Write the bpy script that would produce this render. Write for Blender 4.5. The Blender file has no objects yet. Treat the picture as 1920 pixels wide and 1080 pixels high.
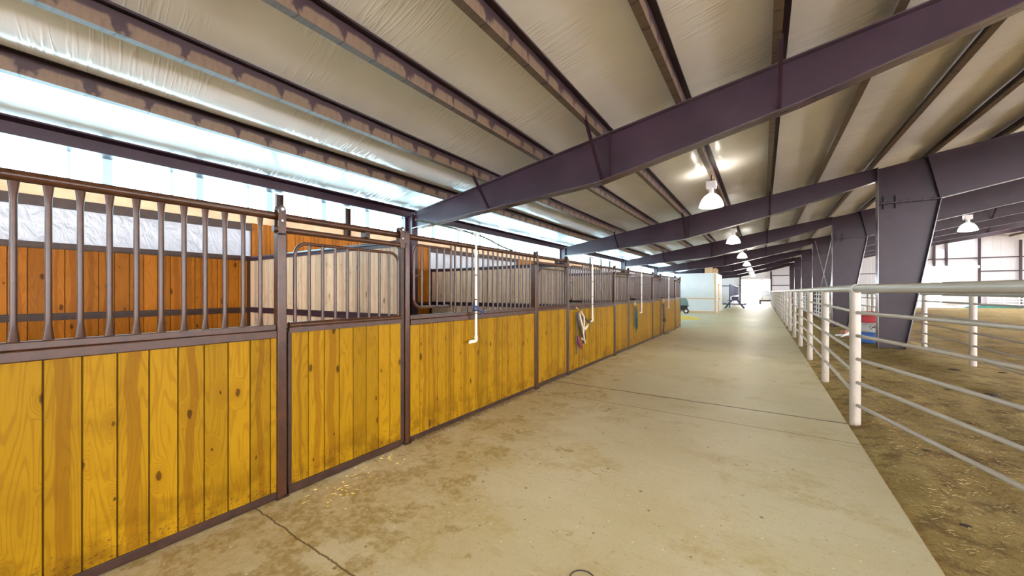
import bpy, math, random
from mathutils import Vector, Matrix, noise as mnoise
random.seed(7)
S = bpy.context.scene
C = bpy.context.collection
PI = math.pi

# ------------------------------------------------------------------ camera
CAM_H = 1.55
YAW = math.atan2(470.0, 708.0)
cam_d = bpy.data.cameras.new('camera')
cam_d.sensor_width = 36.0
cam_d.lens = 708.0 / 1920.0 * 36.0
cam_d.shift_y = 7.0 / 1920.0
cam_d.clip_start = 0.05
cam_d.clip_end = 400
cam = bpy.data.objects.new('camera', cam_d)
C.objects.link(cam)
cam.location = (0, 0, CAM_H)
cam.rotation_euler = (PI / 2, 0, YAW)
S.camera = cam

# ------------------------------------------------------------------ world, light, exposure
W = bpy.data.worlds.new('sky')
S.world = W
W.use_nodes = True
bg = W.node_tree.nodes['Background']
bg.inputs[0].default_value = (0.96, 0.95, 1.0, 1)
bg.inputs[1].default_value = 12.0
sun_d = bpy.data.lights.new('sun', 'SUN')
sun_d.energy = 7.0
sun_d.angle = math.radians(1.0)
sun_d.color = (1.0, 0.97, 0.92)
sun = bpy.data.objects.new('sun', sun_d)
C.objects.link(sun)
sun.rotation_euler = (math.radians(-58), 0, 0)      # shines in from beyond the far doors
S.view_settings.view_transform = 'Standard'
S.view_settings.look = 'None'
S.view_settings.exposure = 1.08
S.view_settings.gamma = 1.0
S.view_settings.use_curve_mapping = False
WINDOW_GLOW = 14.5         # daylight coming through the translucent wall sheets
LAMP_WATTS = 13.0         # each high-bay lamp
S.cycles.max_bounces = 8
S.cycles.diffuse_bounces = 5
S.cycles.use_denoising = True
S.cycles.sample_clamp_indirect = 6.0

# ------------------------------------------------------------------ node helpers
class NT:
    def __init__(self, name):
        self.m = bpy.data.materials.new(name)
        self.m.use_nodes = True
        self.t = self.m.node_tree
        self.b = self.t.nodes['Principled BSDF']
        self._co = None
    def node(self, kind, **kw):
        n = self.t.nodes.new(kind)
        for k, v in kw.items():
            setattr(n, k, v)
        return n
    def put(self, sock, v):
        if v is None:
            return
        if hasattr(v, 'links') and hasattr(v, 'is_output'):
            self.t.links.new(v, sock)
        elif isinstance(v, (tuple, list)):
            v = tuple(v)
            if sock.type == 'RGBA' and len(v) == 3:
                v = v + (1,)
            sock.default_value = v
        else:
            sock.default_value = v
    def co(self):
        if self._co is None:
            self._co = self.node('ShaderNodeTexCoord').outputs['Object']
        return self._co
    def rnd(self):
        return self.node('ShaderNodeObjectInfo').outputs['Random']
    def xyz(self, v=None):
        n = self.node('ShaderNodeSeparateXYZ')
        self.put(n.inputs[0], v or self.co())
        return n.outputs[0], n.outputs[1], n.outputs[2]
    def vec(self, x, y, z):
        n = self.node('ShaderNodeCombineXYZ')
        for i, v in enumerate((x, y, z)):
            self.put(n.inputs[i], v)
        return n.outputs[0]
    def f(self, op, a, b=None, c=None):
        n = self.node('ShaderNodeMath', operation=op)
        for i, v in enumerate((a, b, c)):
            self.put(n.inputs[i], v)
        return n.outputs[0]
    def sm(self, v, lo, hi, a=0.0, b=1.0):
        n = self.node('ShaderNodeMapRange', interpolation_type='SMOOTHSTEP')
        for i, q in enumerate((v, lo, hi, a, b)):
            self.put(n.inputs[i], q)
        return n.outputs[0]
    def noise(self, v, scale=1.0, detail=3.0, rough=0.5, dist=0.0):
        n = self.node('ShaderNodeTexNoise')
        self.put(n.inputs['Vector'], v)
        self.put(n.inputs['Scale'], scale)
        self.put(n.inputs['Detail'], detail)
        self.put(n.inputs['Roughness'], rough)
        self.put(n.inputs['Distortion'], dist)
        return n.outputs[0]
    def white(self, v):
        n = self.node('ShaderNodeTexWhiteNoise', noise_dimensions='3D')
        self.put(n.inputs['Vector'], v)
        return n.outputs[0]
    def voro(self, v, scale=1.0):
        n = self.node('ShaderNodeTexVoronoi', voronoi_dimensions='2D')
        self.put(n.inputs['Vector'], v)
        self.put(n.inputs['Scale'], scale)
        return n.outputs['Distance'], n.outputs['Color']
    def mix(self, fac, a, b, mode='MIX'):
        n = self.node('ShaderNodeMix', data_type='RGBA', blend_type=mode)
        self.put(n.inputs[0], fac)
        self.put(n.inputs[6], a)
        self.put(n.inputs[7], b)
        return n.outputs[2]
    def bump(self, h, strength=0.3, dist=0.01):
        n = self.node('ShaderNodeBump')
        self.put(n.inputs['Strength'], strength)
        self.put(n.inputs['Distance'], dist)
        self.put(n.inputs['Height'], h)
        self.t.links.new(n.outputs[0], self.b.inputs['Normal'])
    def out(self, color=None, rough=None, metal=None, spec=None, coat=None):
        self.put(self.b.inputs['Base Color'], color)
        self.put(self.b.inputs['Roughness'], rough)
        self.put(self.b.inputs['Metallic'], metal)
        self.put(self.b.inputs['Specular IOR Level'], spec)
        if coat:
            self.put(self.b.inputs['Coat Weight'], coat)
            self.put(self.b.inputs['Coat Roughness'], 0.25)
        return self.m

def mul(c, k):
    return tuple(min(1.0, x * k) for x in c)

def plain(name, col, rough=0.5, var=0.12, scale=8.0, metal=0.0, spec=0.5, bump=0.0, bscale=60.0):
    n = NT(name)
    nz = n.noise(n.co(), scale, 4.0, 0.6)
    c = n.mix(n.sm(nz, 0.3, 0.7), mul(col, 1 - var), mul(col, 1 + var))
    if bump:
        n.bump(n.noise(n.co(), bscale, 3.0), bump, 0.004)
    return n.out(c, rough, metal, spec)

def wood(name, base, dark, axis, bw=0.132, dirt=True, rough=0.42, vary=0.16, spec=0.28):
    """varnished knotty pine boards running up Z; axis is the direction across the boards"""
    n = NT(name)
    x, y, z = n.xyz()
    a = x if axis == 'x' else y
    orr = n.f('MULTIPLY', n.rnd(), 57.0)
    k = n.f('FLOOR', n.f('DIVIDE', a, bw))
    la = n.f('SUBTRACT', a, n.f('MULTIPLY', k, bw))
    kk = n.f('ADD', k, n.f('FLOOR', orr))
    r1 = n.white(n.vec(kk, 1.3, 0.0))
    r2 = n.white(n.vec(kk, 7.7, 3.0))
    r3 = n.white(n.vec(kk, 2.1, 9.0))
    oz = n.f('MULTIPLY_ADD', r2, 41.0, z)
    # knots
    kd, kc = n.voro(n.vec(n.f('MULTIPLY_ADD', r1, 31.0, n.f('MULTIPLY', la, 7.0)), n.f('MULTIPLY_ADD', oz, 3.2, n.f('MULTIPLY', kk, 17.3)), 0.0), 1.0)
    cr, cg, cb = n.xyz(kc)
    keep = n.f('GREATER_THAN', cr, 0.60)
    rad = n.f('MULTIPLY_ADD', n.f('MULTIPLY', cg, cg), 0.11, 0.04)
    wob = n.f('MULTIPLY_ADD', n.noise(n.vec(n.f('MULTIPLY', la, 60.0), n.f('MULTIPLY', oz, 40.0), kk), 1.0, 2.0), 0.08, -0.04)
    kdw = n.f('ADD', kd, wob)
    knot = n.f('MULTIPLY', keep, n.f('SUBTRACT', 1.0, n.sm(n.f('DIVIDE', kdw, rad), 0.65, 1.1)))
    halo = n.f('MULTIPLY', keep, n.f('SUBTRACT', 1.0, n.sm(kd, 0.0, 0.42)))
    # cathedral grain: contour lines of a long stretched field, pushed round the knots
    fld = n.noise(n.vec(n.f('MULTIPLY', la, 9.0), n.f('MULTIPLY', oz, 0.8), n.f('MULTIPLY', kk, 5.0)), 1.0, 1.5, 0.4)
    fld = n.f('MULTIPLY_ADD', halo, 0.35, fld)
    ring = n.f('SINE', n.f('MULTIPLY', fld, 95.0))
    ring = n.sm(ring, 0.25, 1.0)
    fine = n.noise(n.vec(n.f('MULTIPLY', la, 260.0), n.f('MULTIPLY', oz, 5.0), kk), 1.0, 2.0)
    # heartwood streak with its own wavy edge
    cen = n.f('MULTIPLY_ADD', n.noise(n.vec(n.f('MULTIPLY', oz, 1.6), kk, 0.0), 1.0, 2.0), 0.9, 0.05)
    off = n.f('ABSOLUTE', n.f('SUBTRACT', n.f('DIVIDE', la, bw), cen))
    wid = n.f('MULTIPLY_ADD', r3, 0.16, 0.08)
    heart = n.f('SUBTRACT', 1.0, n.sm(n.f('DIVIDE', off, wid), 0.90, 1.10))
    heart = n.f('MULTIPLY', heart, n.f('GREATER_THAN', r2, 0.45))
    bright = n.f('MULTIPLY_ADD', r1, 2 * vary, 1 - vary)
    c = n.mix(n.f('MULTIPLY', ring, 0.34), base, dark)
    c = n.mix(n.f('MULTIPLY', n.sm(fine, 0.45, 0.75), 0.22), c, dark)
    c = n.mix(n.f('MULTIPLY', heart, 0.55), c, dark)
    c = n.mix(n.f('MULTIPLY', halo, 0.22), c, dark)
    c = n.mix(n.f('MULTIPLY', knot, 0.85), c, mul(dark, 0.28))
    c = n.mix(1.0, c, n.vec(bright, bright, bright), 'MULTIPLY')
    # blotches of handling wear
    bl = n.noise(n.vec(x, y, z), 2.6, 4.0, 0.6)
    c = n.mix(n.f('MULTIPLY', n.sm(bl, 0.52, 0.72), 0.28), c, mul(dark, 0.8))
    if dirt:
        sp = n.noise(n.vec(n.f('MULTIPLY', a, 0.8), z, orr), 60.0, 3.0, 0.7)
        lim = n.sm(z, 0.06, 0.42, 0.56, 0.76)
        spk = n.sm(n.f('SUBTRACT', sp, lim), 0.0, 0.06)
        c = n.mix(n.f('MULTIPLY', spk, 0.7), c, (0.06, 0.036, 0.012))
        gr = n.noise(n.vec(a, z, orr), 5.0, 4.0, 0.6)
        c = n.mix(n.f('MULTIPLY', n.sm(z, 0.06, 0.5, 0.55, 0.0), n.sm(gr, 0.42, 0.62)), c, mul(dark, 0.5))
    ge = n.f('MINIMUM', la, n.f('SUBTRACT', bw, la))
    c = n.mix(n.sm(ge, 0.0012, 0.0036, 0.9, 0.0), c, mul(dark, 0.12))
    n.bump(n.f('MULTIPLY_ADD', ring, -0.4, n.f('MULTIPLY', fine, 0.5)), 0.12, 0.002)
    return n.out(c, rough, 0.0, spec)

M = {}
M['pine_front'] = wood('varnished_pine_front', (0.255, 0.135, 0.003), (0.145, 0.056, 0.0015), 'y', spec=0.08)
M['pine_back'] = wood('varnished_pine_back_bounce', (0.31, 0.105, 0.008), (0.17, 0.05, 0.003), 'y', rough=0.45, spec=0.1)  # same pine as the fronts, bounce light in the stalls put into its colour
M['pine_side'] = wood('pine_partition_windowlit', (0.47, 0.33, 0.215), (0.29, 0.175, 0.095), 'x', rough=0.42)  # same pine made paler, window light on the partitions painted into the colour
M['pine_plain'] = plain('pine_lumber', (0.62, 0.42, 0.24), 0.55, 0.12, 5)
M['tan_trim'] = plain('tan_trim', (0.66, 0.45, 0.22), 0.5, 0.06)
M['pipe'] = plain('brown_enamel_pipe', (0.046, 0.016, 0.006), 0.30, 0.25, 14, 0.0, 0.35)
M['pipe_dark'] = plain('dark_brown_steel', (0.032, 0.013, 0.007), 0.42, 0.3, 12, 0.0, 0.3)
M['steel'] = plain('primer_steel', (0.026, 0.0100, 0.0165), 0.38, 0.25, 1.7, 0.0, 0.3)
M['steel_gloss'] = plain('glossy_primer_steel', (0.06, 0.036, 0.044), 0.2, 0.15, 1.7, 0.0, 1.0)
M['cream'] = plain('cream_pipe_paint', (0.42, 0.355, 0.29), 0.32, 0.04, 7, 0.0, 0.5)
M['bolt'] = plain('zinc_bolt', (0.6, 0.58, 0.55), 0.35, 0.1, 20, 0.7)
M['pvc'] = plain('white_pvc', (0.62, 0.56, 0.46), 0.3, 0.05)
M['pvc_grey'] = plain('grey_pvc', (0.42, 0.44, 0.44), 0.4, 0.06)
M['hose'] = plain('dark_green_hose', (0.035, 0.055, 0.04), 0.45, 0.2)
M['black'] = plain('black_rubber', (0.02, 0.02, 0.022), 0.6, 0.2)
M['blue_plastic'] = plain('navy_plastic', (0.03, 0.05, 0.13), 0.4, 0.1)
M['white_wall'] = plain('white_board', (0.66, 0.68, 0.68), 0.55, 0.03, 2)
M['white_paint'] = plain('white_paint', (0.66, 0.66, 0.64), 0.45, 0.03, 3)
M['webbing'] = plain('cream_webbing', (0.50, 0.43, 0.30), 0.8, 0.15, 60)
M['leather'] = plain('dark_leather', (0.035, 0.02, 0.015), 0.5, 0.3, 40)
M['maroon'] = plain('maroon_webbing', (0.14, 0.012, 0.025), 0.7, 0.2, 40)
M['green_rope'] = plain('green_rope', (0.018, 0.06, 0.042), 0.7, 0.4, 90)
M['brass'] = plain('brass_ring', (0.6, 0.4, 0.14), 0.3, 0.1, 10, 0.9)
M['cart_green'] = plain('grey_green_poly', (0.13, 0.22, 0.20), 0.5, 0.1)
M['hay'] = plain('yellow_hay', (0.72, 0.50, 0.06), 0.9, 0.25, 30, bump=0.6)
M['navy_wood'] = plain('blue_grey_paint', (0.09, 0.095, 0.16), 0.6, 0.15)
M['red'] = plain('red_paint', (0.62, 0.045, 0.06), 0.4, 0.06)
M['blue'] = plain('blue_paint', (0.045, 0.16, 0.52), 0.4, 0.08)
M['tarp_green'] = plain('green_tarp', (0.03, 0.16, 0.14), 0.45, 0.2)
M['tarp_pale'] = plain('pale_blue_tarp', (0.55, 0.72, 0.76), 0.45, 0.1)
M['ink'] = plain('black_ink', (0.02, 0.02, 0.025), 0.5, 0.05)
M['pink'] = plain('pinkish_block', (0.52, 0.24, 0.17), 0.7, 0.15)
M['grey_panel'] = plain('grey_sheet', (0.52, 0.52, 0.55), 0.4, 0.05)
M['card'] = plain('cardboard', (0.55, 0.38, 0.20), 0.7, 0.08)
M['glass'] = plain('dark_glass', (0.30, 0.34, 0.38), 0.1, 0.05)
M['leaf'] = plain('glare_paled_leaf', (0.72, 0.76, 0.62), 0.7, 0.2, 3)  # leaf colour paled to paint in the glare outside the doorway
M['bark'] = plain('bark', (0.25, 0.19, 0.13), 0.8, 0.2)
M['clod'] = plain('manure', (0.045, 0.03, 0.018), 0.9, 0.3, 30, bump=0.7)
M['straw'] = plain('straw', (0.31, 0.22, 0.085), 0.7, 0.25, 3)

def m_purlin():
    n = NT('dusty_purlin_steel')
    x, y, z = n.xyz()
    big = n.noise(n.vec(n.f('MULTIPLY', y, 3.2), n.f('MULTIPLY', z, 2.0), x), 1.0, 4.0, 0.65)
    sma = n.noise(n.vec(n.f('MULTIPLY', y, 24.0), n.f('MULTIPLY', z, 6.0), x), 1.0, 3.0, 0.6)
    # dust washed into tongues, parted by V-shaped clean notches
    edge = n.f('MULTIPLY_ADD', big, 0.05, n.f('MULTIPLY_ADD', sma, 0.012, 0.085))
    tong = n.f('PINGPONG', n.f('ADD', y, n.f('MULTIPLY', big, 0.5)), 0.19)
    gap = n.sm(n.f('SUBTRACT', tong, n.f('MULTIPLY', z, 0.42)), -0.012, 0.03)
    mask = n.f('MULTIPLY', n.sm(n.f('SUBTRACT', edge, z), -0.01, 0.02), gap)
    c = n.mix(n.f('MULTIPLY', mask, n.sm(sma, 0.2, 0.6, 0.6, 0.95)), (0.034, 0.017, 0.021), (0.15, 0.098, 0.062))
    return n.out(c, 0.5, 0.0, 0.4)
M['purlin'] = m_purlin()

def m_vinyl():
    n = NT('vinyl_roof_insulation')
    x, y, z = n.xyz()
    sk = n.f('MULTIPLY_ADD', x, 0.16, y)
    w1 = n.noise(n.vec(n.f('MULTIPLY', x, 0.5), n.f('MULTIPLY', sk, 2.6), 0.0), 1.0, 2.0, 0.5)
    w2 = n.noise(n.vec(n.f('MULTIPLY', x, 0.6), n.f('MULTIPLY', sk, 11.0), 3.0), 1.0, 2.0, 0.5)
    crease = n.f('SUBTRACT', 1.0, n.sm(n.f('ABSOLUTE', n.f('SUBTRACT', w2, 0.5)), 0.0, 0.06))
    gate = n.sm(n.noise(n.vec(n.f('MULTIPLY', x, 1.3), y, 4.0), 0.8, 2.0), 0.44, 0.60)
    h = n.f('MULTIPLY_ADD', n.f('MULTIPLY', crease, gate), 0.6, w1)
    n.bump(h, 0.28, 0.03)
    st = n.noise(n.vec(x, y, z), 0.7, 3.0)
    c = n.mix(n.sm(st, 0.3, 0.7), (0.83, 0.79, 0.76), (0.89, 0.86, 0.84))
    return n.out(c, 0.20, 0.0, 0.7)
M['vinyl'] = m_vinyl()

def m_foil():
    n = NT('white_vinyl_strip')
    x, y, z = n.xyz()
    r = n.noise(n.vec(n.f('MULTIPLY', y, 9.0), n.f('MULTIPLY_ADD', z, 7.0, n.f('MULTIPLY', y, 5.0)), 0.0), 1.0, 3.0, 0.6, 0.6)
    n.bump(r, 0.5, 0.03)
    return n.out((0.35, 0.375, 0.42), 0.25, 0.0, 0.6)
M['foil'] = m_foil()

def m_window():
    n = NT('translucent_wall_sheet')
    x, y, z = n.xyz()
    sheet = n.f('PINGPONG', y, 0.46)
    lap = n.sm(sheet, 0.04, 0.055, 0.046, 1.0)
    rib = n.sm(n.f('PINGPONG', n.f('ADD', y, 0.31), 0.46), 0.012, 0.022, 0.055, 1.0)
    cloud = n.noise(n.vec(x, y, z), 0.5, 2.0)
    s = n.f('MULTIPLY', n.f('MULTIPLY', lap, rib), n.sm(cloud, 0.3, 0.7, 0.82, 1.0))
    n.put(n.b.inputs['Emission Color'], (0.50, 0.84, 1.0))
    n.put(n.b.inputs['Emission Strength'], n.f('MULTIPLY', s, WINDOW_GLOW))
    return n.out((0.04, 0.06, 0.07), 0.5)
M['window'] = m_window()

def m_lamp(name, col, strength):
    n = NT(name)
    n.put(n.b.inputs['Emission Color'], col)
    n.put(n.b.inputs['Emission Strength'], strength)
    return n.out((0.8, 0.8, 0.75), 0.35)
M['lens'] = m_lamp('lit_lamp_lens', (1.0, 0.96, 0.85), 9.0)
M['shade'] = m_lamp('glowing_acrylic_shade', (1.0, 0.93, 0.86), 0.7)
M['shade_green'] = m_lamp('greenish_acrylic_shade', (0.75, 1.0, 0.9), 0.6)
M['ballast'] = plain('ballast_housing', (0.72, 0.66, 0.66), 0.4, 0.05)

def m_concrete():
    n = NT('worn_concrete')
    x, y, z = n.xyz()
    p = n.vec(x, y, 0.0)
    big = n.noise(p, 0.8, 5.0, 0.6)
    mid = n.noise(p, 4.0, 5.0, 0.65)
    fin = n.noise(p, 55.0, 4.0, 0.7)
    c = n.mix(n.sm(big, 0.3, 0.7), (0.55, 0.475, 0.285), (0.65, 0.585, 0.41))
    c = n.mix(n.f('MULTIPLY', n.sm(fin, 0.35, 0.7), 0.25), c, (0.42, 0.36, 0.24))
    # dirt tracked out of the stalls, thickened to paint in the dimmer near end
    near = n.sm(n.f('MULTIPLY_ADD', y, 0.16, x), -2.6, -0.1, 0.14, -0.06)
    st = n.sm(n.f('ADD', n.noise(n.vec(x, y, 5.0), 1.3, 6.0, 0.66), near), 0.47, 0.60)
    fm = n.sm(n.noise(p, 17.0, 5.0, 0.75), 0.38, 0.60, 0.35, 1.15)
    c = n.mix(n.f('MULTIPLY', n.f('MULTIPLY', st, fm), 0.5), c, (0.40, 0.285, 0.085))
    st2 = n.sm(n.f('ADD', n.noise(n.vec(x, y, 9.0), 3.3, 5.0, 0.62), near), 0.61, 0.66)
    c = n.mix(n.f('MULTIPLY', n.f('MULTIPLY', st2, fm), 0.6), c, (0.30, 0.205, 0.055))
    sc = n.noise(n.vec(n.f('MULTIPLY', x, 2.0), n.f('MULTIPLY', y, 9.0), 2.0), 1.0, 5.0, 0.7)
    c = n.mix(n.f('MULTIPLY', n.sm(sc, 0.55, 0.75), 0.35), c, (0.30, 0.22, 0.10))
    pit = n.noise(n.vec(x, y, 7.0), 26.0, 5.0, 0.75)
    c = n.mix(n.f('MULTIPLY', n.sm(pit, 0.57, 0.70), 0.6), c, (0.25, 0.18, 0.09))
    c = n.mix(n.f('MULTIPLY', n.sm(pit, 0.40, 0.28), 0.35), c, (0.72, 0.68, 0.56))
    # specks
    vd, vc = n.voro(p, 9.0)
    a, b, d = n.xyz(vc)
    sp = n.f('MULTIPLY', n.f('LESS_THAN', vd, n.f('MULTIPLY_ADD', n.f('MULTIPLY', b, b), 0.11, 0.012)), n.f('GREATER_THAN', a, 0.84))
    c = n.mix(n.f('MULTIPLY', sp, 0.7), c, (0.10, 0.07, 0.035))
    vd2, vc2 = n.voro(n.vec(n.f('ADD', x, 13.0), y, 0.0), 6.0)
    a2, b2, d2 = n.xyz(vc2)
    sp2 = n.f('MULTIPLY', n.f('LESS_THAN', vd2, 0.035), n.f('GREATER_THAN', a2, 0.8))
    c = n.mix(n.f('MULTIPLY', sp2, 0.7), c, (0.85, 0.82, 0.72))
    # saw-cut and cracked joints
    wob = n.f('MULTIPLY_ADD', n.noise(n.vec(n.f('MULTIPLY', x, 3.0), 0.0, 0.0), 1.0, 5.0, 0.7), 0.08, -0.04)
    yy = n.f('ADD', y, wob)
    for jy, jw, k in ((1.235, 0.006, 0.9), (5.87, 0.018, 0.95), (13.5, 0.012, 0.6), (21.0, 0.014, 0.5), (28.6, 0.014, 0.5), (36.2, 0.014, 0.5)):
        d = n.f('ABSOLUTE', n.f('SUBTRACT', yy, jy))
        c = n.mix(n.f('SUBTRACT', k, n.sm(d, jw * 0.5, jw * 1.4, 0.0, k)), c, (0.10, 0.06, 0.02))
    d = n.f('ABSOLUTE', n.f('SUBTRACT', y, 5.145))
    c = n.mix(n.sm(d, 0.005, 0.012, 0.9, 0.0), c, (0.20, 0.15, 0.075))
    n.bump(n.f('MULTIPLY_ADD', mid, 0.5, fin), 0.15, 0.004)
    return n.out(c, n.sm(big, 0.3, 0.7, 0.38, 0.52), 0.0, 0.32)
M['concrete'] = m_concrete()

def m_dirt():
    n = NT('arena_dirt')
    x, y, z = n.xyz()
    p = n.vec(x, y, z)
    sx = n.f('MULTIPLY_ADD', y, -0.35, x)
    big = n.noise(p, 0.55, 5.0, 0.6)
    mid = n.noise(p, 3.5, 5.0, 0.65)
    fin = n.noise(n.vec(n.f('MULTIPLY', x, 1.0), n.f('MULTIPLY', y, 0.6), z), 38.0, 4.0, 0.7)
    c = n.mix(n.sm(big, 0.32, 0.68), (0.28, 0.195, 0.07), (0.45, 0.34, 0.145))
    c = n.mix(n.f('MULTIPLY', n.sm(mid, 0.48, 0.62), 0.75), c, (0.16, 0.10, 0.042))
    c = n.mix(n.f('MULTIPLY', n.sm(fin, 0.52, 0.72), 0.6), c, (0.12, 0.075, 0.03))
    c = n.mix(n.f('MULTIPLY', n.sm(fin, 0.46, 0.30), 0.45), c, (0.52, 0.41, 0.19))
    far = n.sm(x, 1.05, 1.5)
    sp = n.noise(n.vec(n.f('MULTIPLY', sx, 45.0), n.f('MULTIPLY', y, 20.0), 3.0), 1.0, 4.0, 0.7)
    c = n.mix(n.f('MULTIPLY', far, n.f('MULTIPLY', n.sm(sp, 0.56, 0.66), 0.6)), c, (0.50, 0.37, 0.15))
    c = n.mix(n.f('MULTIPLY', far, n.f('MULTIPLY', n.sm(sp, 0.44, 0.34), 0.6)), c, (0.10, 0.06, 0.025))
    n.bump(n.f('MULTIPLY_ADD', fin, 0.4, mid), 0.8, 0.03)
    return n.out(c, 0.95, 0.0, 0.15)
M['dirt'] = m_dirt()

def m_endwall():
    n = NT('white_ribbed_steel')
    x, y, z = n.xyz()
    rib = n.sm(n.f('PINGPONG', x, 0.15), 0.0, 0.03)
    n.bump(rib, 0.5, 0.02)
    c = n.mix(n.noise(n.vec(x, y, z), 0.6, 3.0), (0.46, 0.44, 0.455), (0.53, 0.51, 0.53))
    return n.out(c, 0.5)
M['endwall'] = m_endwall()
M['outside'] = plain('bright_gravel', (0.62, 0.58, 0.50), 0.9, 0.1, 0.5)

# ------------------------------------------------------------------ mesh builder
class MB:
    def __init__(self):
        self.v = []
        self.f = []
        self.s = []
    def add(self, vs, fs, smooth=False):
        o = len(self.v)
        self.v += [tuple(p) for p in vs]
        self.f += [tuple(i + o for i in q) for q in fs]
        self.s += [smooth] * len(fs)
        return self
    def box(self, x0, x1, y0, y1, z0, z1, mat=None):
        vs = [(x, y, z) for x in (x0, x1) for y in (y0, y1) for z in (z0, z1)]
        if mat is not None:
            vs = [mat @ Vector(p) for p in vs]
        return self.add(vs, [(0, 1, 3, 2), (4, 6, 7, 5), (0, 4, 5, 1), (2, 3, 7, 6), (0, 2, 6, 4), (1, 5, 7, 3)])
    def beam(self, p0, p1, w, h, up=(0, 0, 1)):
        p0, p1 = Vector(p0), Vector(p1)
        d = (p1 - p0).normalized()
        s = d.cross(Vector(up))
        if s.length < 1e-4:
            s = d.cross(Vector((1, 0, 0)))
        s.normalize()
        u = s.cross(d)
        vs = [p + s * a * w / 2 + u * b * h / 2 for p in (p0, p1) for a, b in ((-1, -1), (1, -1), (1, 1), (-1, 1))]
        return self.add(vs, [(3, 2, 1, 0), (4, 5, 6, 7)] + [(i, (i + 1) % 4, 4 + (i + 1) % 4, 4 + i) for i in range(4)])
    def path(self, pts, r, n=10, closed=False, cap=True):
        pts = [Vector(p) for p in pts]
        m = len(pts)
        rr = r if isinstance(r, (list, tuple)) else [r] * m
        vs, fs = [], []
        ref = None
        for i, p in enumerate(pts):
            if closed:
                t = pts[(i + 1) % m] - pts[i - 1]
            else:
                t = pts[min(i + 1, m - 1)] - pts[max(i - 1, 0)]
            t.normalize()
            if ref is None:
                ref = Vector((0, 0, 1)) if abs(t.z) < 0.9 else Vector((1, 0, 0))
            a = ref - t * ref.dot(t)
            if a.length < 1e-5:
                a = t.orthogonal()
            a.normalize()
            ref = a
            b = t.cross(a)
            for k in range(n):
                g = 2 * PI * k / n
                vs.append(p + (a * math.cos(g) + b * math.sin(g)) * rr[i])
        for i in range(m if closed else m - 1):
            j = (i + 1) % m
            for k in range(n):
                k2 = (k + 1) % n
                fs.append((i * n + k, i * n + k2, j * n + k2, j * n + k))
        self.add(vs, fs, True)
        if cap and not closed:
            self.add([vs[k] for k in range(n)], [tuple(range(n - 1, -1, -1))])
            self.add([vs[(m - 1) * n + k] for k in range(n)], [tuple(range(n))])
        return self
    def tube(self, p0, p1, r, n=12):
        return self.path([p0, p1], r, n)
    def lathe(self, prof, c=(0, 0, 0), n=24, axis='z'):
        vs, fs = [], []
        for r, h in prof:
            for k in range(n):
                g = 2 * PI * k / n
                a, b = r * math.cos(g), r * math.sin(g)
                q = {'z': (a, b, h), 'y': (a, h, b), 'x': (h, a, b)}[axis]
                vs.append((c[0] + q[0], c[1] + q[1], c[2] + q[2]))
        m = len(prof)
        for i in range(m - 1):
            for k in range(n):
                k2 = (k + 1) % n
                fs.append((i * n + k, i * n + k2, (i + 1) * n + k2, (i + 1) * n + k))
        self.add(vs, fs, True)
        for i, rev in ((0, True), (m - 1, False)):
            if prof[i][0] > 1e-4:
                ring = [vs[i * n + k] for k in range(n)]
                self.add(ring, [tuple(range(n - 1, -1, -1)) if rev else tuple(range(n))])
        return self
    def prism(self, poly, axis, a0, a1):
        """extrude a 2D polygon: axis 'y' uses (x,z), 'x' uses (y,z), 'z' uses (x,y)"""
        mk = {'y': lambda p, a: (p[0], a, p[1]), 'x': lambda p, a: (a, p[0], p[1]), 'z': lambda p, a: (p[0], p[1], a)}[axis]
        k = len(poly)
        vs = [mk(p, a0) for p in poly] + [mk(p, a1) for p in poly]
        fs = [tuple(range(k)), tuple(range(2 * k - 1, k - 1, -1))] + [(i, k + i, k + (i + 1) % k, (i + 1) % k) for i in range(k)]
        return self.add(vs, fs)
    def planks(self, axis, w, z0, z1, t, bw=0.132, start=0.0, groove=0.005):
        """one panel of tongue-and-groove boards, grooved on both faces"""
        front = []
        a = start
        xs = [start]
        q = math.floor(start / bw + 1e-6) + 1
        while q * bw < start + w - 0.01:
            xs.append(q * bw)
            q += 1
        xs.append(start + w)
        for i, p in enumerate(xs):
            if i == 0 or i == len(xs) - 1:
                front.append((p, t / 2))
            else:
                front += [(p - groove, t / 2), (p - groove * 0.3, t / 2 - 0.007), (p + groove * 0.3, t / 2 - 0.007), (p + groove, t / 2)]
        loop = front + [(p, -d) for p, d in reversed(front)]
        k = len(front)
        n = len(loop)
        mk = (lambda p, d, z: (d, p, z)) if axis == 'y' else (lambda p, d, z: (p, -d, z))
        vs = [mk(p, d, z) for z in (z0, z1) for p, d in loop]
        fs = [(i, (i + 1) % n, n + (i + 1) % n, n + i) for i in range(n)]
        for i in range(k - 1):
            fs.append((i, n - 1 - i, n - 2 - i, i + 1))
            fs.append((n + i, n + i + 1, 2 * n - 2 - i, 2 * n - 1 - i))
        return self.add(vs, fs)
    def mesh(self, name):
        me = bpy.data.meshes.new(name)
        me.from_pydata(self.v, [], self.f)
        me.polygons.foreach_set('use_smooth', self.s)
        import bmesh
        bm = bmesh.new()
        bm.from_mesh(me)
        bmesh.ops.recalc_face_normals(bm, faces=bm.faces)
        bm.to_mesh(me)
        bm.free()
        return me

def bevel(o, w=0.004, seg=2):
    m = o.modifiers.new('edge', 'BEVEL')
    m.width = w
    m.segments = seg
    m.limit_method = 'ANGLE'
    m.angle_limit = math.radians(40)
    return o

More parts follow.
